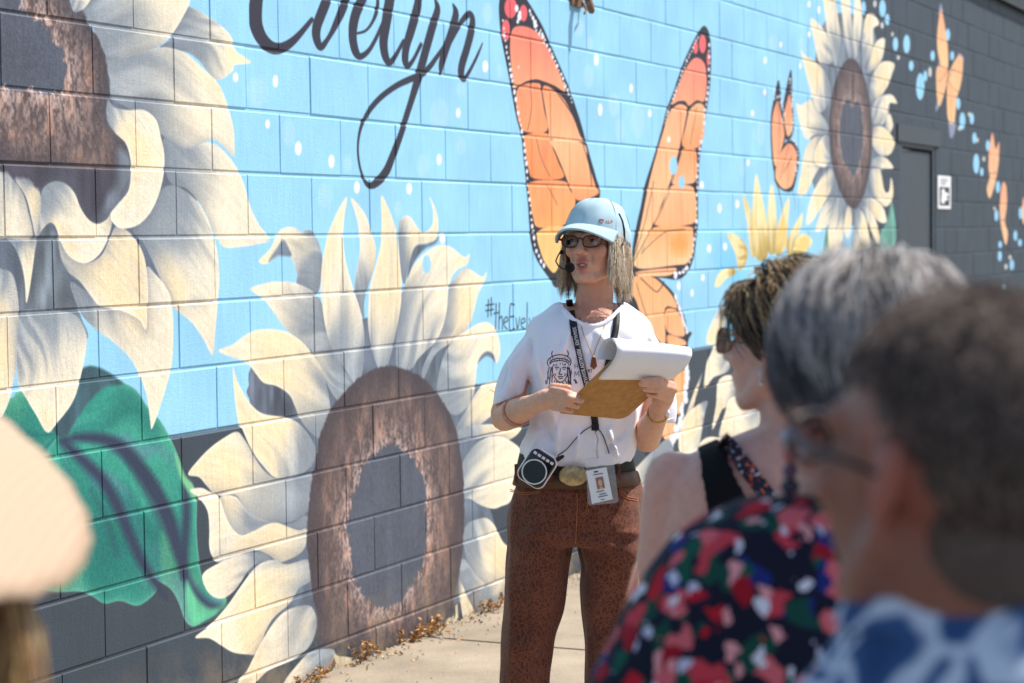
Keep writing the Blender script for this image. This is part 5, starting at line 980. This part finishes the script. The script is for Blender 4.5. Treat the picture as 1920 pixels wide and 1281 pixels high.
cb2 = [tuple(onto(BV, x, y, .006)) for x, y in ((1120, 802), (1130, 816), (1137, 834), (1142, 850))]; obj('cable', MB().tube([Vector(q) for q in smooth_loop(np.array(cb2), 6, False)], .0014, 6), M_PLAS, am)

# ------------------------------------------------------------------ necklace, bracelets, watch
M_GOLD = mat('gold', (206, 164, 96), .25, .1, 60, metal=.95); M_ROSE = mat('rose_gold', (206, 140, 116), .25, .1, 60, metal=.9)
nk = empty('necklace', H(1113, 690, -.14), 'thin gold necklace with a dark wooden pendant on the white T-shirt', 'necklace')
obj('chain', MB().tube([onto(BVS, x, y, .002, -.07) for x, y in smooth_loop(np.array([(1087, 596), (1093, 622), (1102, 646), (1112, 667), (1118, 650), (1128, 626), (1139, 596)], float), 5, False)], .0009, 5), M_GOLD, nk)
M_WOOD = mat('dark_wood', (112, 70, 56), .5, .2, 60); pc = onto(BV, 1113, 681, .004); obj('pendant', MB().add([pc + Vector((x * .0085, -.002 + d_, z * .0145)) for d_ in (0, .004) for x, z in ((-.55, 1), (.55, 1), (1, -.5), (.1, -1.1), (-1, -.6))], [(4, 3, 2, 1, 0), (5, 6, 7, 8, 9)] + [(i, (i + 1) % 5, 5 + (i + 1) % 5, 5 + i) for i in range(5)]), M_WOOD, nk, smooth=False)
obj('bail', MB().ell(onto(BV, 1113, 670, .003), (.0035, .003, .003), 10, 8), M_GOLD, nk)
def wrist_ring(c_, ax, r, tube_r, n=24):
    ax = Vector(ax).normalized(); u = ax.orthogonal().normalized(); v = ax.cross(u); return [c_ + (u * math.cos(2 * math.pi * i / n) + v * math.sin(2 * math.pi * i / n)) * r for i in range(n + 1)]
wa, wb = H(962, 776, -.09), H(985, 765, -.16); ax = wb - wa
bc_ = empty('bracelet', H(968, 800, -.11), 'rose gold beaded bracelet on the wrist holding the clipboard\'s lower corner', 'bracelet')
obj('band', MB().tube(wrist_ring(wa.lerp(wb, .2), ax, .0355, 0), .0022, 6, cap=False), mat('pink_band', (206, 168, 160), .5, .05), bc_)
for i, p in enumerate(wrist_ring(wa.lerp(wb, .34), ax + Vector((.0, 0, .02)), .0355, 0, 34)[:-1]): obj('bead', MB().ell(p, (.003,) * 3, 8, 6), M_ROSE, bc_)
wa, wb = H(1230, 783, -.15), H(1236, 768, -.20); ax = wb - wa
wt = empty('wristwatch', H(1240, 784, -.17), 'gold wristwatch on the arm under the white paper', 'watch')
obj('bracelet_band', MB().tube(wrist_ring(wa.lerp(wb, .55), ax, .0255, 0), .003, 8, cap=False), M_GOLD, wt)
wc_ = H(1249, 775, -.195); obj('watch_case', MB().ell(wc_, (.009, .013, .012), 16, 10), M_GOLD, wt); obj('dial', MB().ell(wc_ + Vector((.002, -.009, .001)), (.0075, .006, .0085), 14, 8), M_WHITE, wt)

# ------------------------------------------------------------------ clipboard and paper
M_BOARD = mat('brown_hardboard', (176, 128, 66), .55, .18, 60, .15, 400)
A_, B_, D_ = H(1046, 775, -.262), H(1171, 787, -.155), H(1157, 668, -.43); Cc = B_ + (D_ - A_) * .93
cbd = empty('clipboard', (A_ + B_) / 2, 'brown hardboard clipboard held up in both hands of the speaker', 'clipboard')
n_ = (B_ - A_).cross(D_ - A_).normalized()
if n_.dot(CAMP - A_) < 0: n_ = -n_
def rc(p, a, b, r):   # rounded corner
    u = (a - p).normalized() * r; v = (b - p).normalized() * r; return [p + u, p + u * .3 + v * .3, p + v]
loop = rc(A_, D_, B_, .012) + rc(B_, A_, Cc, .02) + rc(Cc, B_, D_, .012) + rc(D_, Cc, A_, .02); k = len(loop)
obj('board', MB().add(loop + [p - n_ * .0035 for p in loop], [tuple(range(k)), tuple(range(2 * k - 1, k - 1, -1))] + [(i, (i + 1) % k, k + (i + 1) % k, k + i) for i in range(k)]), M_BOARD, cbd, smooth=False)
clp = (D_ + Cc) / 2; obj('clip', MB().box(clp - n_ * .012 + (A_ - D_).normalized() * .02, (.11, .014, .022), Matrix((( Cc - D_).normalized(), n_, (D_ - A_).normalized())).transposed(), .003), M_STEEL, cbd)
M_PAPER = mat('white_paper', (238, 238, 242), .7, .02, 20)
prof = [(1123, 712, -.405), (1130, 703, -.418), (1140, 692, -.432), (1149, 680, -.444), (1155, 668, -.452), (1157, 656, -.455), (1155, 646, -.448), (1150, 639, -.432), (1143, 637, -.41), (1134, 640, -.392), (1127, 648, -.385), (1122, 660, -.385), (1119, 674, -.39)]
end = [(1257, 712, -.335), (1266, 706, -.346), (1276, 698, -.36), (1286, 688, -.372), (1293, 677, -.38), (1297, 668, -.382), (1297, 661, -.376), (1294, 656, -.362), (1287, 654, -.34), (1278, 656, -.325), (1272, 662, -.32), (1266, 672, -.322), (1262, 684, -.328)]
pa = smooth_loop(np.array(prof, float), 4, False); pe = smooth_loop(np.array(end, float), 4, False)
def sheet(off):
    rows = []
    for f in np.linspace(0, 1, 14):
        row = []
        for i in range(len(pa)):
            q = pa[i] * (1 - f) + pe[i] * f; bow = -5 * math.sin(f * math.pi) * (i / len(pa)) * .8; row.append(H(q[0], q[1] + bow * .6 - off * 2, q[2] + off * .004 + .012 * math.sin(f * math.pi)))
        rows.append(row)
    return baked(MB().loft(rows, closed=False).mesh('sheet'), [('SOLIDIFY', dict(thickness=.0006, offset=0))])
pp = empty('paper_sheets', H(1190, 712, -.4), 'white paper sheets folded back in a curl over the brown clipboard', 'paper')
for k in range(3): obj('sheet', sheet(k * .8), M_PAPER, pp)
# ------------------------------------------------------------------ the listeners
def oval(c, rx, ry, ang, n=28): return [Vector((c[0] + rx * math.cos(t) * math.cos(ang) - ry * math.sin(t) * math.sin(ang), c[1] + rx * math.cos(t) * math.sin(ang) + ry * math.sin(t) * math.cos(ang), c[2])) for t in [2 * math.pi * j / n for j in range(n)]]
def lower_body(root, cx, cy, ztop, m, ang, shoe):
    t = MB(); t.loft([oval((cx, cy, z), rx, ry, ang) for z, rx, ry in ((ztop - .30, .15, .11), (ztop - .2, .175, .125), (ztop - .08, .17, .12), (ztop, .15, .11))]); d = Vector((math.cos(ang), math.sin(ang), 0))
    for s in (-1, 1):
        q = Vector((cx, cy, 0)) + d * s * .085; t.loft([oval((q.x, q.y, z), r, r * 1.1, ang) for z, r in ((.06, .062), (.25, .06), (.42, .068), (ztop - .25, .09), (ztop - .14, .08))])
    me = remesh(t, .012, 5); folds(me, .008, 8, cx * 9); obj('trousers', me, m, root)
    for s in (-1, 1):
        q = Vector((cx, cy, 0)) + d * s * .085; f = Vector((-math.sin(ang), math.cos(ang), 0)); b = MB(); b.tube([q - f * .05 + Vector((0, 0, .045)), q + f * .06 + Vector((0, 0, .042)), q + f * .16 + Vector((0, 0, .03))], [.044, .044, .03], 12)
        for v in b.v: v.z = max(v.z, .002)
        obj('shoe', b, shoe, root)
M_DENIM = fabric('dark_denim', (58, 66, 84)); M_SHOEB = mat('dark_shoe', (50, 46, 44), .6, .1)

# --- woman in the black tank top
Y2 = 3.2; k2 = .95; r2 = Matrix.Rotation(R(-131), 3, 'Z') @ Matrix.Rotation(R(-6), 3, 'X'); h2 = at_depth(1475, 648, Y2)
b0 = at_depth(1470, 900, Y2 + .02)
p2_ = empty('person', (b0.x, b0.y, 0), 'woman in black tank top with short dark hair and blond tips, listening', 'person')
bd = MB(); T2 = head_parts(bd, h2, k2, r2, neck_to=at_depth(1478, 850, Y2 + .01), nr=.05)
lofted(bd, [(798, 1432, 1540, .01, .06), (812, 1395, 1575, .015, .075), (832, 1345, 1612, .02, .088), (858, 1284, 1665, .02, .098), (885, 1252, 1690, .02, .105), (930, 1238, 1702, .02, .112), (1000, 1233, 1706, .02, .118), (1100, 1236, 1702, .02, .12), (1250, 1262, 1680, .02, .115), (1420, 1280, 1665, .02, .11)], Y2)
for sx, hx in ((1262, 1250), (1676, 1688)):
    bd.tube([at_depth(sx, 900, Y2 + .02), at_depth(hx - 8, 1060, Y2 + .03), at_depth(hx, 1225, Y2 + .02)], [.047, .042, .037], 14); bd.tube([at_depth(hx, 1225, Y2 + .02), at_depth(hx + 40, 1330, Y2 - .1), at_depth(hx + 90, 1390, Y2 - .16)], [.036, .032, .024], 12)
    for q in range(5): bd.tube([at_depth(hx + 92 + 6 * q, 1388 + 10 * q - 20, Y2 - .16), at_depth(hx + 130 + 3 * q, 1400 + 9 * q - 20, Y2 - .18), at_depth(hx + 158 - 4 * abs(q - 2), 1412 + 7 * q - 20, Y2 - .17)], [.010, .009, .007], 8)
    bd.tube([at_depth(hx + 84, 1384, Y2 - .155), at_depth(hx + 112, 1400, Y2 - .17)], [.024, .03], 10, flat=((0, 1, 0), .6))
me = remesh(bd, .006, 4); dent(me, T2, k2)
tint(me, (214, 164, 146), [(T2((.079, .016, -.004)), .04, (206, 120, 104), .6), (T2((0, -.097, -.066)), .024, (180, 96, 96), .8)])
push(me, lambda v: Vector((mnoise.noise(v * 30) * .0012, mnoise.noise(v * 33) * .0012, 0)))
M_SKIN2 = skin_mat('fair_skin', (214, 164, 146)); BV2 = BVHTree.FromPolygons([v.co.copy() for v in me.vertices], [tuple(p.vertices) for p in me.polygons])
# the tank top is a cloth layer 4 mm off the body
TANK = np.array([(1309, 850), (1316, 836), (1334, 829), (1352, 828), (1366, 852), (1384, 893), (1404, 932), (1424, 962), (1470, 985), (1560, 990), (1590, 930), (1612, 850), (1640, 845), (1650, 900), (1665, 1000), (1690, 1060), (1690, 1420), (1255, 1420), (1262, 1080), (1330, 1010), (1326, 965), (1316, 900)], float)
def in_poly(x, y, P):
    r_ = False; j = len(P) - 1
    for i in range(len(P)):
        if (P[i][1] > y) != (P[j][1] > y) and x < (P[j][0] - P[i][0]) * (y - P[i][1]) / (P[j][1] - P[i][1]) + P[i][0]: r_ = not r_
        j = i
    return r_
bm = bmesh.new(); bm.from_mesh(me); bm.normal_update()
kill = [f for f in bm.faces if not (lambda q: in_poly(q[0], q[1], TANK))(topx(f.calc_center_median()))]
bmesh.ops.delete(bm, geom=kill, context='FACES')
for v in bm.verts: v.co += v.normal * .0045
tk = bpy.data.meshes.new('tank_top'); bm.to_mesh(tk); bm.free(); tk = baked(tk, [('SMOOTH', dict(factor=.5, iterations=16)), ('SOLIDIFY', dict(thickness=.004, offset=0))])
obj('body', me, M_SKIN2, p2_); obj('tank_top', tk, fabric('black_jersey', (20, 20, 24), .8, .1), p2_)
lower_body(p2_, b0.x, b0.y, .80, M_DENIM, R(30), M_SHOEB)
rn = random.Random(31)
def dark_blond(d, rn):
    top = d.z > .4 and rn.random() < .5
    return srgb(rn.choice([(206, 176, 128), (186, 152, 104), (224, 200, 156), (120, 92, 64)]) if top else rn.choice([(44, 36, 32), (62, 48, 40), (34, 28, 28), (84, 64, 50), (130, 100, 72)]))
keep2 = lambda d: d.z > (-.42 if d.y > .25 else (-.05 if abs(d.x) > .5 and d.y > -.25 else .22)) and not (d.y < -.75 and d.z < .5)
hb = scalp_hair(h2, k2, r2, 3600, lambda d: .085 if d.z > .2 else .055, keep2, lambda q: (q.x * .4 + .25, .55 + q.y * .2, -.75 if q.z < .75 else -.2), .25, dark_blond, rn, 7, 0, .0012, .002, (.083, .106, .099))
obj('hair', hb, M_HAIR, p2_); u = MB(); u.ell(T2((0, .022, .04)), (.086 * k2, .107 * k2, .098 * k2), 24, 14, r2); obj('hair_under_layer', u, mat('dark_hair_under', (48, 38, 34), .6, .3, 90, .5, 200), p2_)
M_MIRR = mat('mirror_lens', (186, 188, 180), .18, .1, 20, metal=.25); M_WIRE = mat('thin_metal_frame', (96, 84, 74), .35, .1, metal=.7)
make_glasses(T2, 'metal framed sunglasses worn by the woman in the black tank top', M_WIRE, M_MIRR, .0014, 1.3)
er = empty('earring', T2((.083, .012, -.06)), 'small silver drop earring of the woman in the black tank top', 'earring')
obj('hoop', MB().tube([T2((.084, .010, -.034)), T2((.086, .010, -.045)), T2((.085, .014, -.052))], .0013, 6), M_STEEL, er); obj('drop', MB().ell(T2((.085, .013, -.058)), (.004, .004, .006), 10, 8), M_STEEL, er)
# shoulder-bag strap
def strap_mat():
    m, t, p = new_mat('embroidered_strap'); L = t.links.new; tc = N(t, 'ShaderNodeTexCoord'); v = N(t, 'ShaderNodeTexVoronoi', Scale=260.0); L(tc.outputs['Object'], v.inputs['Vector']); s = N(t, 'ShaderNodeSeparateColor'); L(v.outputs['Color'], s.inputs[0]); r = N(t, 'ShaderNodeValToRGB'); r.color_ramp.interpolation = 'CONSTANT'
    e = r.color_ramp.elements; e[0].position = 0; e[0].color = srgb((26, 30, 48)) + (1,); e[1].position = .74; e[1].color = srgb((186, 190, 200)) + (1,); q = e.new(.84); q.color = srgb((190, 50, 60)) + (1,); q = e.new(.93); q.color = srgb((206, 110, 60)) + (1,); L(s.outputs[0], r.inputs[0]); L(r.outputs[0], p.inputs['Base Color']); p.inputs['Roughness'].default_value = .8; return m
def strap2(pts, wd, bv, Yd):
    S = smooth_loop(np.array(pts, float), 6, False); L_ = []
    for x, y in S:
        h = bv.ray_cast(CAMP, ray(x, y)); L_.append((h[0] - ray(x, y) * .010) if h[0] is not None else at_depth(x, y, Yd))
    rows = []
    for i, p in enumerate(L_):
        t = (L_[min(i + 1, len(L_) - 1)] - L_[max(i - 1, 0)]).normalized(); v = ray(*S[i]); s_ = t.cross(v).normalized(); rows.append([p + s_ * wd, p + s_ * wd - v * .003, p - s_ * wd - v * .003, p - s_ * wd])
    return MB().loft(rows)
own('bag_strap', strap2([(1352, 822), (1372, 842), (1400, 878), (1428, 915), (1458, 955), (1500, 1010), (1560, 1090)], .0125, BV2, Y2 - .09), strap_mat(), 'navy embroidered bag strap over the shoulder of the woman in the black tank top', 'strap')

# --- woman in the floral blouse
Y3 = 1.95; k3 = 1.0; r3 = Matrix.Rotation(R(-163), 3, 'Z') @ Matrix.Rotation(R(-2), 3, 'X'); h3 = at_depth(1630, 728, Y3); b3 = at_depth(1600, 1000, Y3)
p3_ = empty('person', (b3.x, b3.y, 0), 'grey-haired woman in a dark floral blouse seen from behind', 'person')
bd = MB(); T3 = head_parts(bd, h3, k3, r3, neck_to=at_depth(1590, 960, Y3 + .01), nr=.054)
ROW3 = [(918, 1490, 1690, .01, .06), (932, 1420, 1760, .015, .08), (962, 1335, 1840, .02, .095), (1000, 1275, 1890, .02, .105), (1050, 1232, 1925, .02, .115), (1120, 1180, 1960, .02, .125), (1200, 1136, 1985, .02, .135), (1281, 1096, 2005, .02, .14), (1400, 1075, 2020, .02, .14), (1700, 1120, 1980, .02, .14), (1900, 1130, 1975, .02, .14)]
lofted(bd, [(y, a + 28, b - 28, c_, d_ - .012) for y, a, b, c_, d_ in ROW3], Y3)
me = remesh(bd, .007, 4); tint(me, (206, 150, 130), [(T3((.079, .016, -.004)), .045, (206, 104, 84), .7), (T3((-.079, .016, -.004)), .045, (206, 104, 84), .7)]); obj('body', me, M_SKIN2, p3_)
def floral():
    m, t, p = new_mat('floral_print'); L = t.links.new; tc = N(t, 'ShaderNodeTexCoord'); nz = N(t, 'ShaderNodeTexNoise', Scale=40.0, Detail=2); L(tc.outputs['Object'], nz.inputs['Vector'])
    ad = N(t, 'ShaderNodeMix', data_type='RGBA', blend_type='LINEAR_LIGHT'); ad.inputs[0].default_value = .02; L(tc.outputs['Object'], ad.inputs[6]); L(nz.outputs['Color'], ad.inputs[7]); last = None
    def layer(scale, thr, cols, prev, seed, str_=(1, 1, 1)):
        mp = N(t, 'ShaderNodeMapping'); mp.inputs['Location'].default_value = (seed, seed * 2, 0); mp.inputs['Scale'].default_value = str_; mp.inputs['Rotation'].default_value = (seed, .5 * seed, seed * 1.7); L(ad.outputs[2], mp.inputs[0])
        v = N(t, 'ShaderNodeTexVoronoi', Scale=scale); L(mp.outputs[0], v.inputs['Vector']); s = N(t, 'ShaderNodeSeparateColor'); L(v.outputs['Color'], s.inputs[0]); r = N(t, 'ShaderNodeValToRGB'); r.color_ramp.interpolation = 'CONSTANT'; e = r.color_ramp.elements
        for i, c in enumerate(cols):
            q = e[i] if i < 2 else e.new(i / len(cols)); q.position = i / len(cols); q.color = srgb(c) + (1,)
        L(s.outputs[0], r.inputs[0]); lt = N(t, 'ShaderNodeMath', operation='LESS_THAN'); L(v.outputs['Distance'], lt.inputs[0]); lt.inputs[1].default_value = thr; g = N(t, 'ShaderNodeMath', operation='GREATER_THAN'); L(s.outputs[1], g.inputs[0]); g.inputs[1].default_value = .3; mu = N(t, 'ShaderNodeMath', operation='MULTIPLY'); L(lt.outputs[0], mu.inputs[0]); L(g.outputs[0], mu.inputs[1])
        x = N(t, 'ShaderNodeMix', data_type='RGBA'); L(mu.outputs[0], x.inputs[0]); L(r.outputs[0], x.inputs[7])
        if prev: L(prev, x.inputs[6])
        else: x.inputs[6].default_value = srgb((24, 26, 44)) + (1,)
        return x.outputs[2]
    o = layer(40, .58, [(18, 84, 68), (32, 46, 118), (24, 26, 44), (20, 74, 62), (26, 28, 48)], None, 1); o = layer(32, .46, [(196, 30, 46), (208, 66, 78), (164, 22, 40), (222, 104, 110)], o, 2.3); o = layer(46, .29, [(230, 228, 236), (206, 206, 226), (236, 160, 160)], o, 4.1, (1, 1, .55))
    L(o, p.inputs['Base Color']); p.inputs['Roughness'].default_value = .8; p.inputs['Specular IOR Level'].default_value = .2; return m
bl = MB(); lofted(bl, ROW3, Y3); me = remesh(bl, .009, 4); folds(me, .009, 9, 5, (1, 1, .5))
bm = bmesh.new(); bm.from_mesh(me); bmesh.ops.delete(bm, geom=[f for f in bm.faces if f.normal.z > .8 and topx(f.calc_center_median())[1] < 928], context='FACES'); bm.to_mesh(me); bm.free()
obj('blouse', me, floral(), p3_); lower_body(p3_, b3.x, b3.y, .74, M_DENIM, R(15), M_SHOEB)
rn = random.Random(41)
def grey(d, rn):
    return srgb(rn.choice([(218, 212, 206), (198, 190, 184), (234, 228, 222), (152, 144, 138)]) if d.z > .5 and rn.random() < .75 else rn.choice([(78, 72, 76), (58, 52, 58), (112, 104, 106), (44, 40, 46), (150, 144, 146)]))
keep3 = lambda d: d.z > (-.42 if d.y > .3 else (-.1 if d.y > -.25 else .2)) and not (abs(d.x) > .75 and -.1 < d.y < .3 and d.z < -.2)
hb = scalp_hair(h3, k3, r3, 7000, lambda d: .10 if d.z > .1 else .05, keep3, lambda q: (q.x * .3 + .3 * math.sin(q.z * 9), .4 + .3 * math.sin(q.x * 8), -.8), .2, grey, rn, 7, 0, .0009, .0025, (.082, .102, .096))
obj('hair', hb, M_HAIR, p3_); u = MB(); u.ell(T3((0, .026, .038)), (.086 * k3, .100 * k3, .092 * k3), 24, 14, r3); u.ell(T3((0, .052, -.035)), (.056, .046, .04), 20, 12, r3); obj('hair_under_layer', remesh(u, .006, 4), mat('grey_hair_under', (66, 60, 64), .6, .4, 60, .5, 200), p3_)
er = empty('earring', T3((.085, .01, -.09)), 'beaded pink and white drop earring of the grey-haired woman', 'earring')
for (dz, r_, c_) in ((-.043, .0105, (206, 196, 214)), (-.06, .009, (214, 132, 132)), (-.075, .008, (96, 70, 96)), (-.09, .0095, (52, 44, 62))): obj('bead', MB().ell(T3((.087, .010, dz)), (r_, r_, r_ * .9), 14, 10), mat('earring_bead', c_, .3, .1), er)

# --- man in the blue patterned shirt
Y4 = 1.27; k4 = .96; r4 = Matrix.Rotation(R(-147), 3, 'Z') @ Matrix.Rotation(R(-9), 3, 'X'); h4 = at_depth(1796, 872, Y4); b4 = at_depth(1850, 1200, Y4 + .03)
p4_ = empty('person', (b4.x, b4.y, 0), 'man with short brown hair in a blue and white patterned shirt seen from behind', 'person')
bd = MB(); T4 = head_parts(bd, h4, k4, r4, neck_to=at_depth(1832, 1160, Y4 + .03), nr=.053)
ROW4 = [(1082, 1680, 1990, .03, .075), (1108, 1640, 2040, .03, .085), (1150, 1610, 2100, .03, .095), (1200, 1580, 2190, .03, .105), (1281, 1520, 2280, .03, .11), (1380, 1410, 2320, .03, .12), (1550, 1370, 2360, .03, .13), (1900, 1370, 2350, .03, .135), (2300, 1390, 2320, .03, .135), (2700, 1400, 2310, .03, .135)]
lofted(bd, [(y, a + 70, b - 70, c_, d_ - .025) for y, a, b, c_, d_ in ROW4[2:]], Y4)
me = remesh(bd, .007, 4); tint(me, (140, 94, 78), [(T4((.079, .016, -.004)), .05, (168, 90, 74), .7), (T4((-.079, .016, -.004)), .05, (210, 104, 82), .75)]); obj('body', me, M_SKIN2, p4_)
def leafy():
    m, t, p = new_mat('blue_leaf_print'); L = t.links.new; tc = N(t, 'ShaderNodeTexCoord'); nz = N(t, 'ShaderNodeTexNoise', Scale=9.0, Detail=2); L(tc.outputs['Object'], nz.inputs['Vector']); ad = N(t, 'ShaderNodeMix', data_type='RGBA', blend_type='LINEAR_LIGHT'); ad.inputs[0].default_value = .06; L(tc.outputs['Object'], ad.inputs[6]); L(nz.outputs['Color'], ad.inputs[7])
    v = N(t, 'ShaderNodeTexVoronoi', feature='DISTANCE_TO_EDGE', Scale=20.0); L(ad.outputs[2], v.inputs['Vector']); r = N(t, 'ShaderNodeValToRGB'); e = r.color_ramp.elements; e[0].position = .05; e[0].color = srgb((196, 212, 230)) + (1,); e[1].position = .12; e[1].color = srgb((58, 94, 142)) + (1,); q = e.new(.5); q.color = srgb((34, 62, 106)) + (1,); L(v.outputs[0], r.inputs[0]); L(r.outputs[0], p.inputs['Base Color']); p.inputs['Roughness'].default_value = .8; p.inputs['Specular IOR Level'].default_value = .2; return m
M_LEAFY = leafy(); sh = MB(); lofted(sh, ROW4, Y4); me = remesh(sh, .009, 4); folds(me, .008, 9, 15, (1, 1, .5))
bm = bmesh.new(); bm.from_mesh(me); bmesh.ops.delete(bm, geom=[f for f in bm.faces if f.normal.z > .8 and topx(f.calc_center_median())[1] < 1100], context='FACES'); bm.to_mesh(me); bm.free()
sho = obj('shirt', me, M_LEAFY, p4_)
nk_ = at_depth(1828, 1128, Y4 + .03); co_ = MB(); co_.loft([oval((nk_.x, nk_.y, nk_.z + z), r_, r_ * 1.02, .3, 32) for z, r_ in ((-.012, .090), (.022, .076), (.030, .073), (.029, .069), (-.005, .078))], cap=False); obj('collar', co_, M_LEAFY, sho)
lower_body(p4_, b4.x, b4.y, .70, fabric('tan_chino', (150, 130, 104)), R(30), M_SHOEB)
rn = random.Random(51)
def brown(d, rn): return srgb(rn.choice([(100, 82, 72), (72, 58, 51), (126, 108, 97), (58, 46, 42), (152, 136, 124)]))
keep4 = lambda d: d.z > (-.6 if d.y > .35 else (-.25 if abs(d.x) > .6 and d.y > -.05 else .25)) and not (abs(d.x) > .75 and -.25 < d.y < .3 and d.z < -.12)
hb = scalp_hair(h4, k4, r4, 9000, lambda d: .012, keep4, lambda q: (q.x * .3, .3, -.8), .05, brown, rn, 3, 0, .0005, .0, (.0765, .0965, .0885))
obj('hair', hb, M_HAIR, p4_); u = MB(); u.ell(T4((0, .017, .034)), (.0748 * k4, .0925 * k4, .0845 * k4), 24, 14, r4); u.ell(T4((0, .046, -.035)), (.056 * k4, .046 * k4, .05 * k4), 20, 12, r4); obj('hair_under_layer', remesh(u, .006, 4), mat('brown_hair_under', (86, 74, 68), .8, .35, 200, .5, 300), p4_)
make_glasses(T4, 'black framed glasses of the man in the blue patterned shirt', M_PLAS, M_LENS, .0024, 1.0)

# --- woman in the straw hat
Y5 = 1.42; hcen = at_depth(188 - 590, 990 - 304, Y5)
Lx = Vector((math.cos(R(33)), 0, -math.sin(R(33)))); mn = Vector((math.sin(R(33)) * .09, .99, math.cos(R(33)) * .09)).normalized(); nn = Lx.cross(mn); nn = nn if nn.z > 0 else -nn
hc5 = hcen - nn * .045; r5 = nn.to_track_quat('Z', 'Y').to_matrix() @ Matrix.Rotation(R(205), 3, 'Z')
p5_ = empty('person', (hc5.x, hc5.y + .03, 0), 'blond woman under the straw hat beside the painted green leaf', 'person')
bd = MB(); T5 = head_parts(bd, hc5, .95, r5, neck_to=hc5 + Vector((0, .02, -.2)), nr=.05); cx, cy, cz = hc5.x, hc5.y + .03, hc5.z
bd.loft([oval((cx, cy, cz + z), rx, ry, .4) for z, rx, ry in ((-1.0, .14, .1), (-.62, .15, .1), (-.4, .17, .105), (-.26, .18, .09), (-.20, .14, .075), (-.17, .07, .055))])
me = remesh(bd, .007, 4); tint(me, (208, 158, 136)); obj('body', me, M_SKIN2, p5_)
sh = MB(); sh.loft([oval((cx, cy, cz + z), rx, ry, .4) for z, rx, ry in ((-.85, .165, .125), (-.6, .17, .125), (-.4, .19, .125), (-.27, .2, .108), (-.21, .16, .09), (-.185, .09, .07))]); me = remesh(sh, .01, 4); folds(me, .008, 9, 3); obj('blouse', me, fabric('teal_blouse', (92, 110, 112)), p5_)
lower_body(p5_, cx, cy, cz - .6, M_DENIM, .4, M_SHOEB)
rn = random.Random(61)
def honey(d, rn): return srgb(rn.choice([(214, 176, 118), (190, 148, 94), (228, 196, 142), (150, 110, 70), (110, 78, 52)]))
hb = scalp_hair(hc5, .95, r5, 2600, lambda d: .24, lambda d: -.3 < d.z < .0 and d.y > -.45, lambda q: (q.x * .15, .1, -1), .15, honey, rn, 10, -.15, .0016, .006, (.084, .104, .09))
for k in range(420):       # long locks hanging beside the neck
    x, y = rn.uniform(-330, 48), rn.uniform(1085, 1110); z = Y5 + rn.uniform(-.05, .05); P = [at_depth(x + dx + rn.uniform(-6, 6), y + dy, z + rn.uniform(-.006, .006)) for cu in [rn.gauss(0, 26)] for dx, dy in ((-430 - x, 830 - y), (-.45 * x - 210, 940 - y), (-.15 * x - 60, 1035 - y), (0, 0), (14 + cu * .5, 90), (6 + cu, 190), (18 + cu * 1.2, 300), (4 + cu * .6, 400))]
    q = strands([P], [.0018], [honey(None, rn)]); hb.add(q.v, q.f, q.c[0])
obj('hair', hb, M_HAIR, p5_)
# hat: an oval-brimmed straw hat, tipped towards the camera side
hat = empty('straw_hat', T5((0, .0, .1)), 'wide-brimmed pale woven straw hat on the blond woman', 'hat')
def straw():
    m, t, p = new_mat('woven_straw'); L = t.links.new; tc = N(t, 'ShaderNodeTexCoord'); a = N(t, 'ShaderNodeTexWave', Scale=40.0, Distortion=1.5, bands_direction='X'); b = N(t, 'ShaderNodeTexWave', Scale=40.0, Distortion=1.5, bands_direction='Y'); L(tc.outputs['Object'], a.inputs['Vector']); L(tc.outputs['Object'], b.inputs['Vector']); mu = N(t, 'ShaderNodeMath', operation='ADD'); L(a.outputs['Fac'], mu.inputs[0]); L(b.outputs['Fac'], mu.inputs[1])
    r = N(t, 'ShaderNodeValToRGB'); r.color_ramp.elements[0].color = srgb((166, 138, 114)) + (1,); r.color_ramp.elements[1].color = srgb((192, 166, 140)) + (1,); mr = N(t, 'ShaderNodeMath', operation='MULTIPLY'); L(mu.outputs[0], mr.inputs[0]); mr.inputs[1].default_value = .5; L(mr.outputs[0], r.inputs[0]); L(r.outputs[0], p.inputs['Base Color']); bp = N(t, 'ShaderNodeBump', Strength=.4, Distance=.001); L(mu.outputs[0], bp.inputs['Height']); L(bp.outputs[0], p.inputs['Normal']); p.inputs['Roughness'].default_value = .8; return m
M_STRAW = straw()
def hp(a, r_, h_): return hcen + Lx * (r_ * math.cos(a)) + mn * (r_ * math.sin(a)) + nn * h_
rg = []
for r_, h_ in ((.078, .0), (.11, -.003), (.16, -.007), (.20, -.010), (.232, -.013), (.249, -.018)): rg.append([hp(2 * math.pi * j / 64, r_ * (1 + .01 * math.sin(3 * j)), h_ + .004 * math.sin(2 * math.pi * j / 64 * 3)) for j in range(64)])
obj('brim', baked(MB().loft(rg, cap=False).mesh('brim'), [('SOLIDIFY', dict(thickness=.003, offset=0))]), M_STRAW, hat)
rg = [[hp(2 * math.pi * j / 64, r_, h_) for j in range(64)] for r_, h_ in ((.079, .0), (.078, .04), (.074, .075), (.066, .094), (.045, .104), (.012, .107))]; obj('crown', MB().loft(rg), M_STRAW, hat)
rg = [[hp(2 * math.pi * j / 64, r_, h_) for j in range(64)] for r_, h_ in ((.080, .003), (.0812, .003), (.0805, .026), (.079, .026))]; obj('band', MB().loft(rg + [rg[0]], cap=False), mat('hat_band', (120, 92, 70), .7, .1), hat)
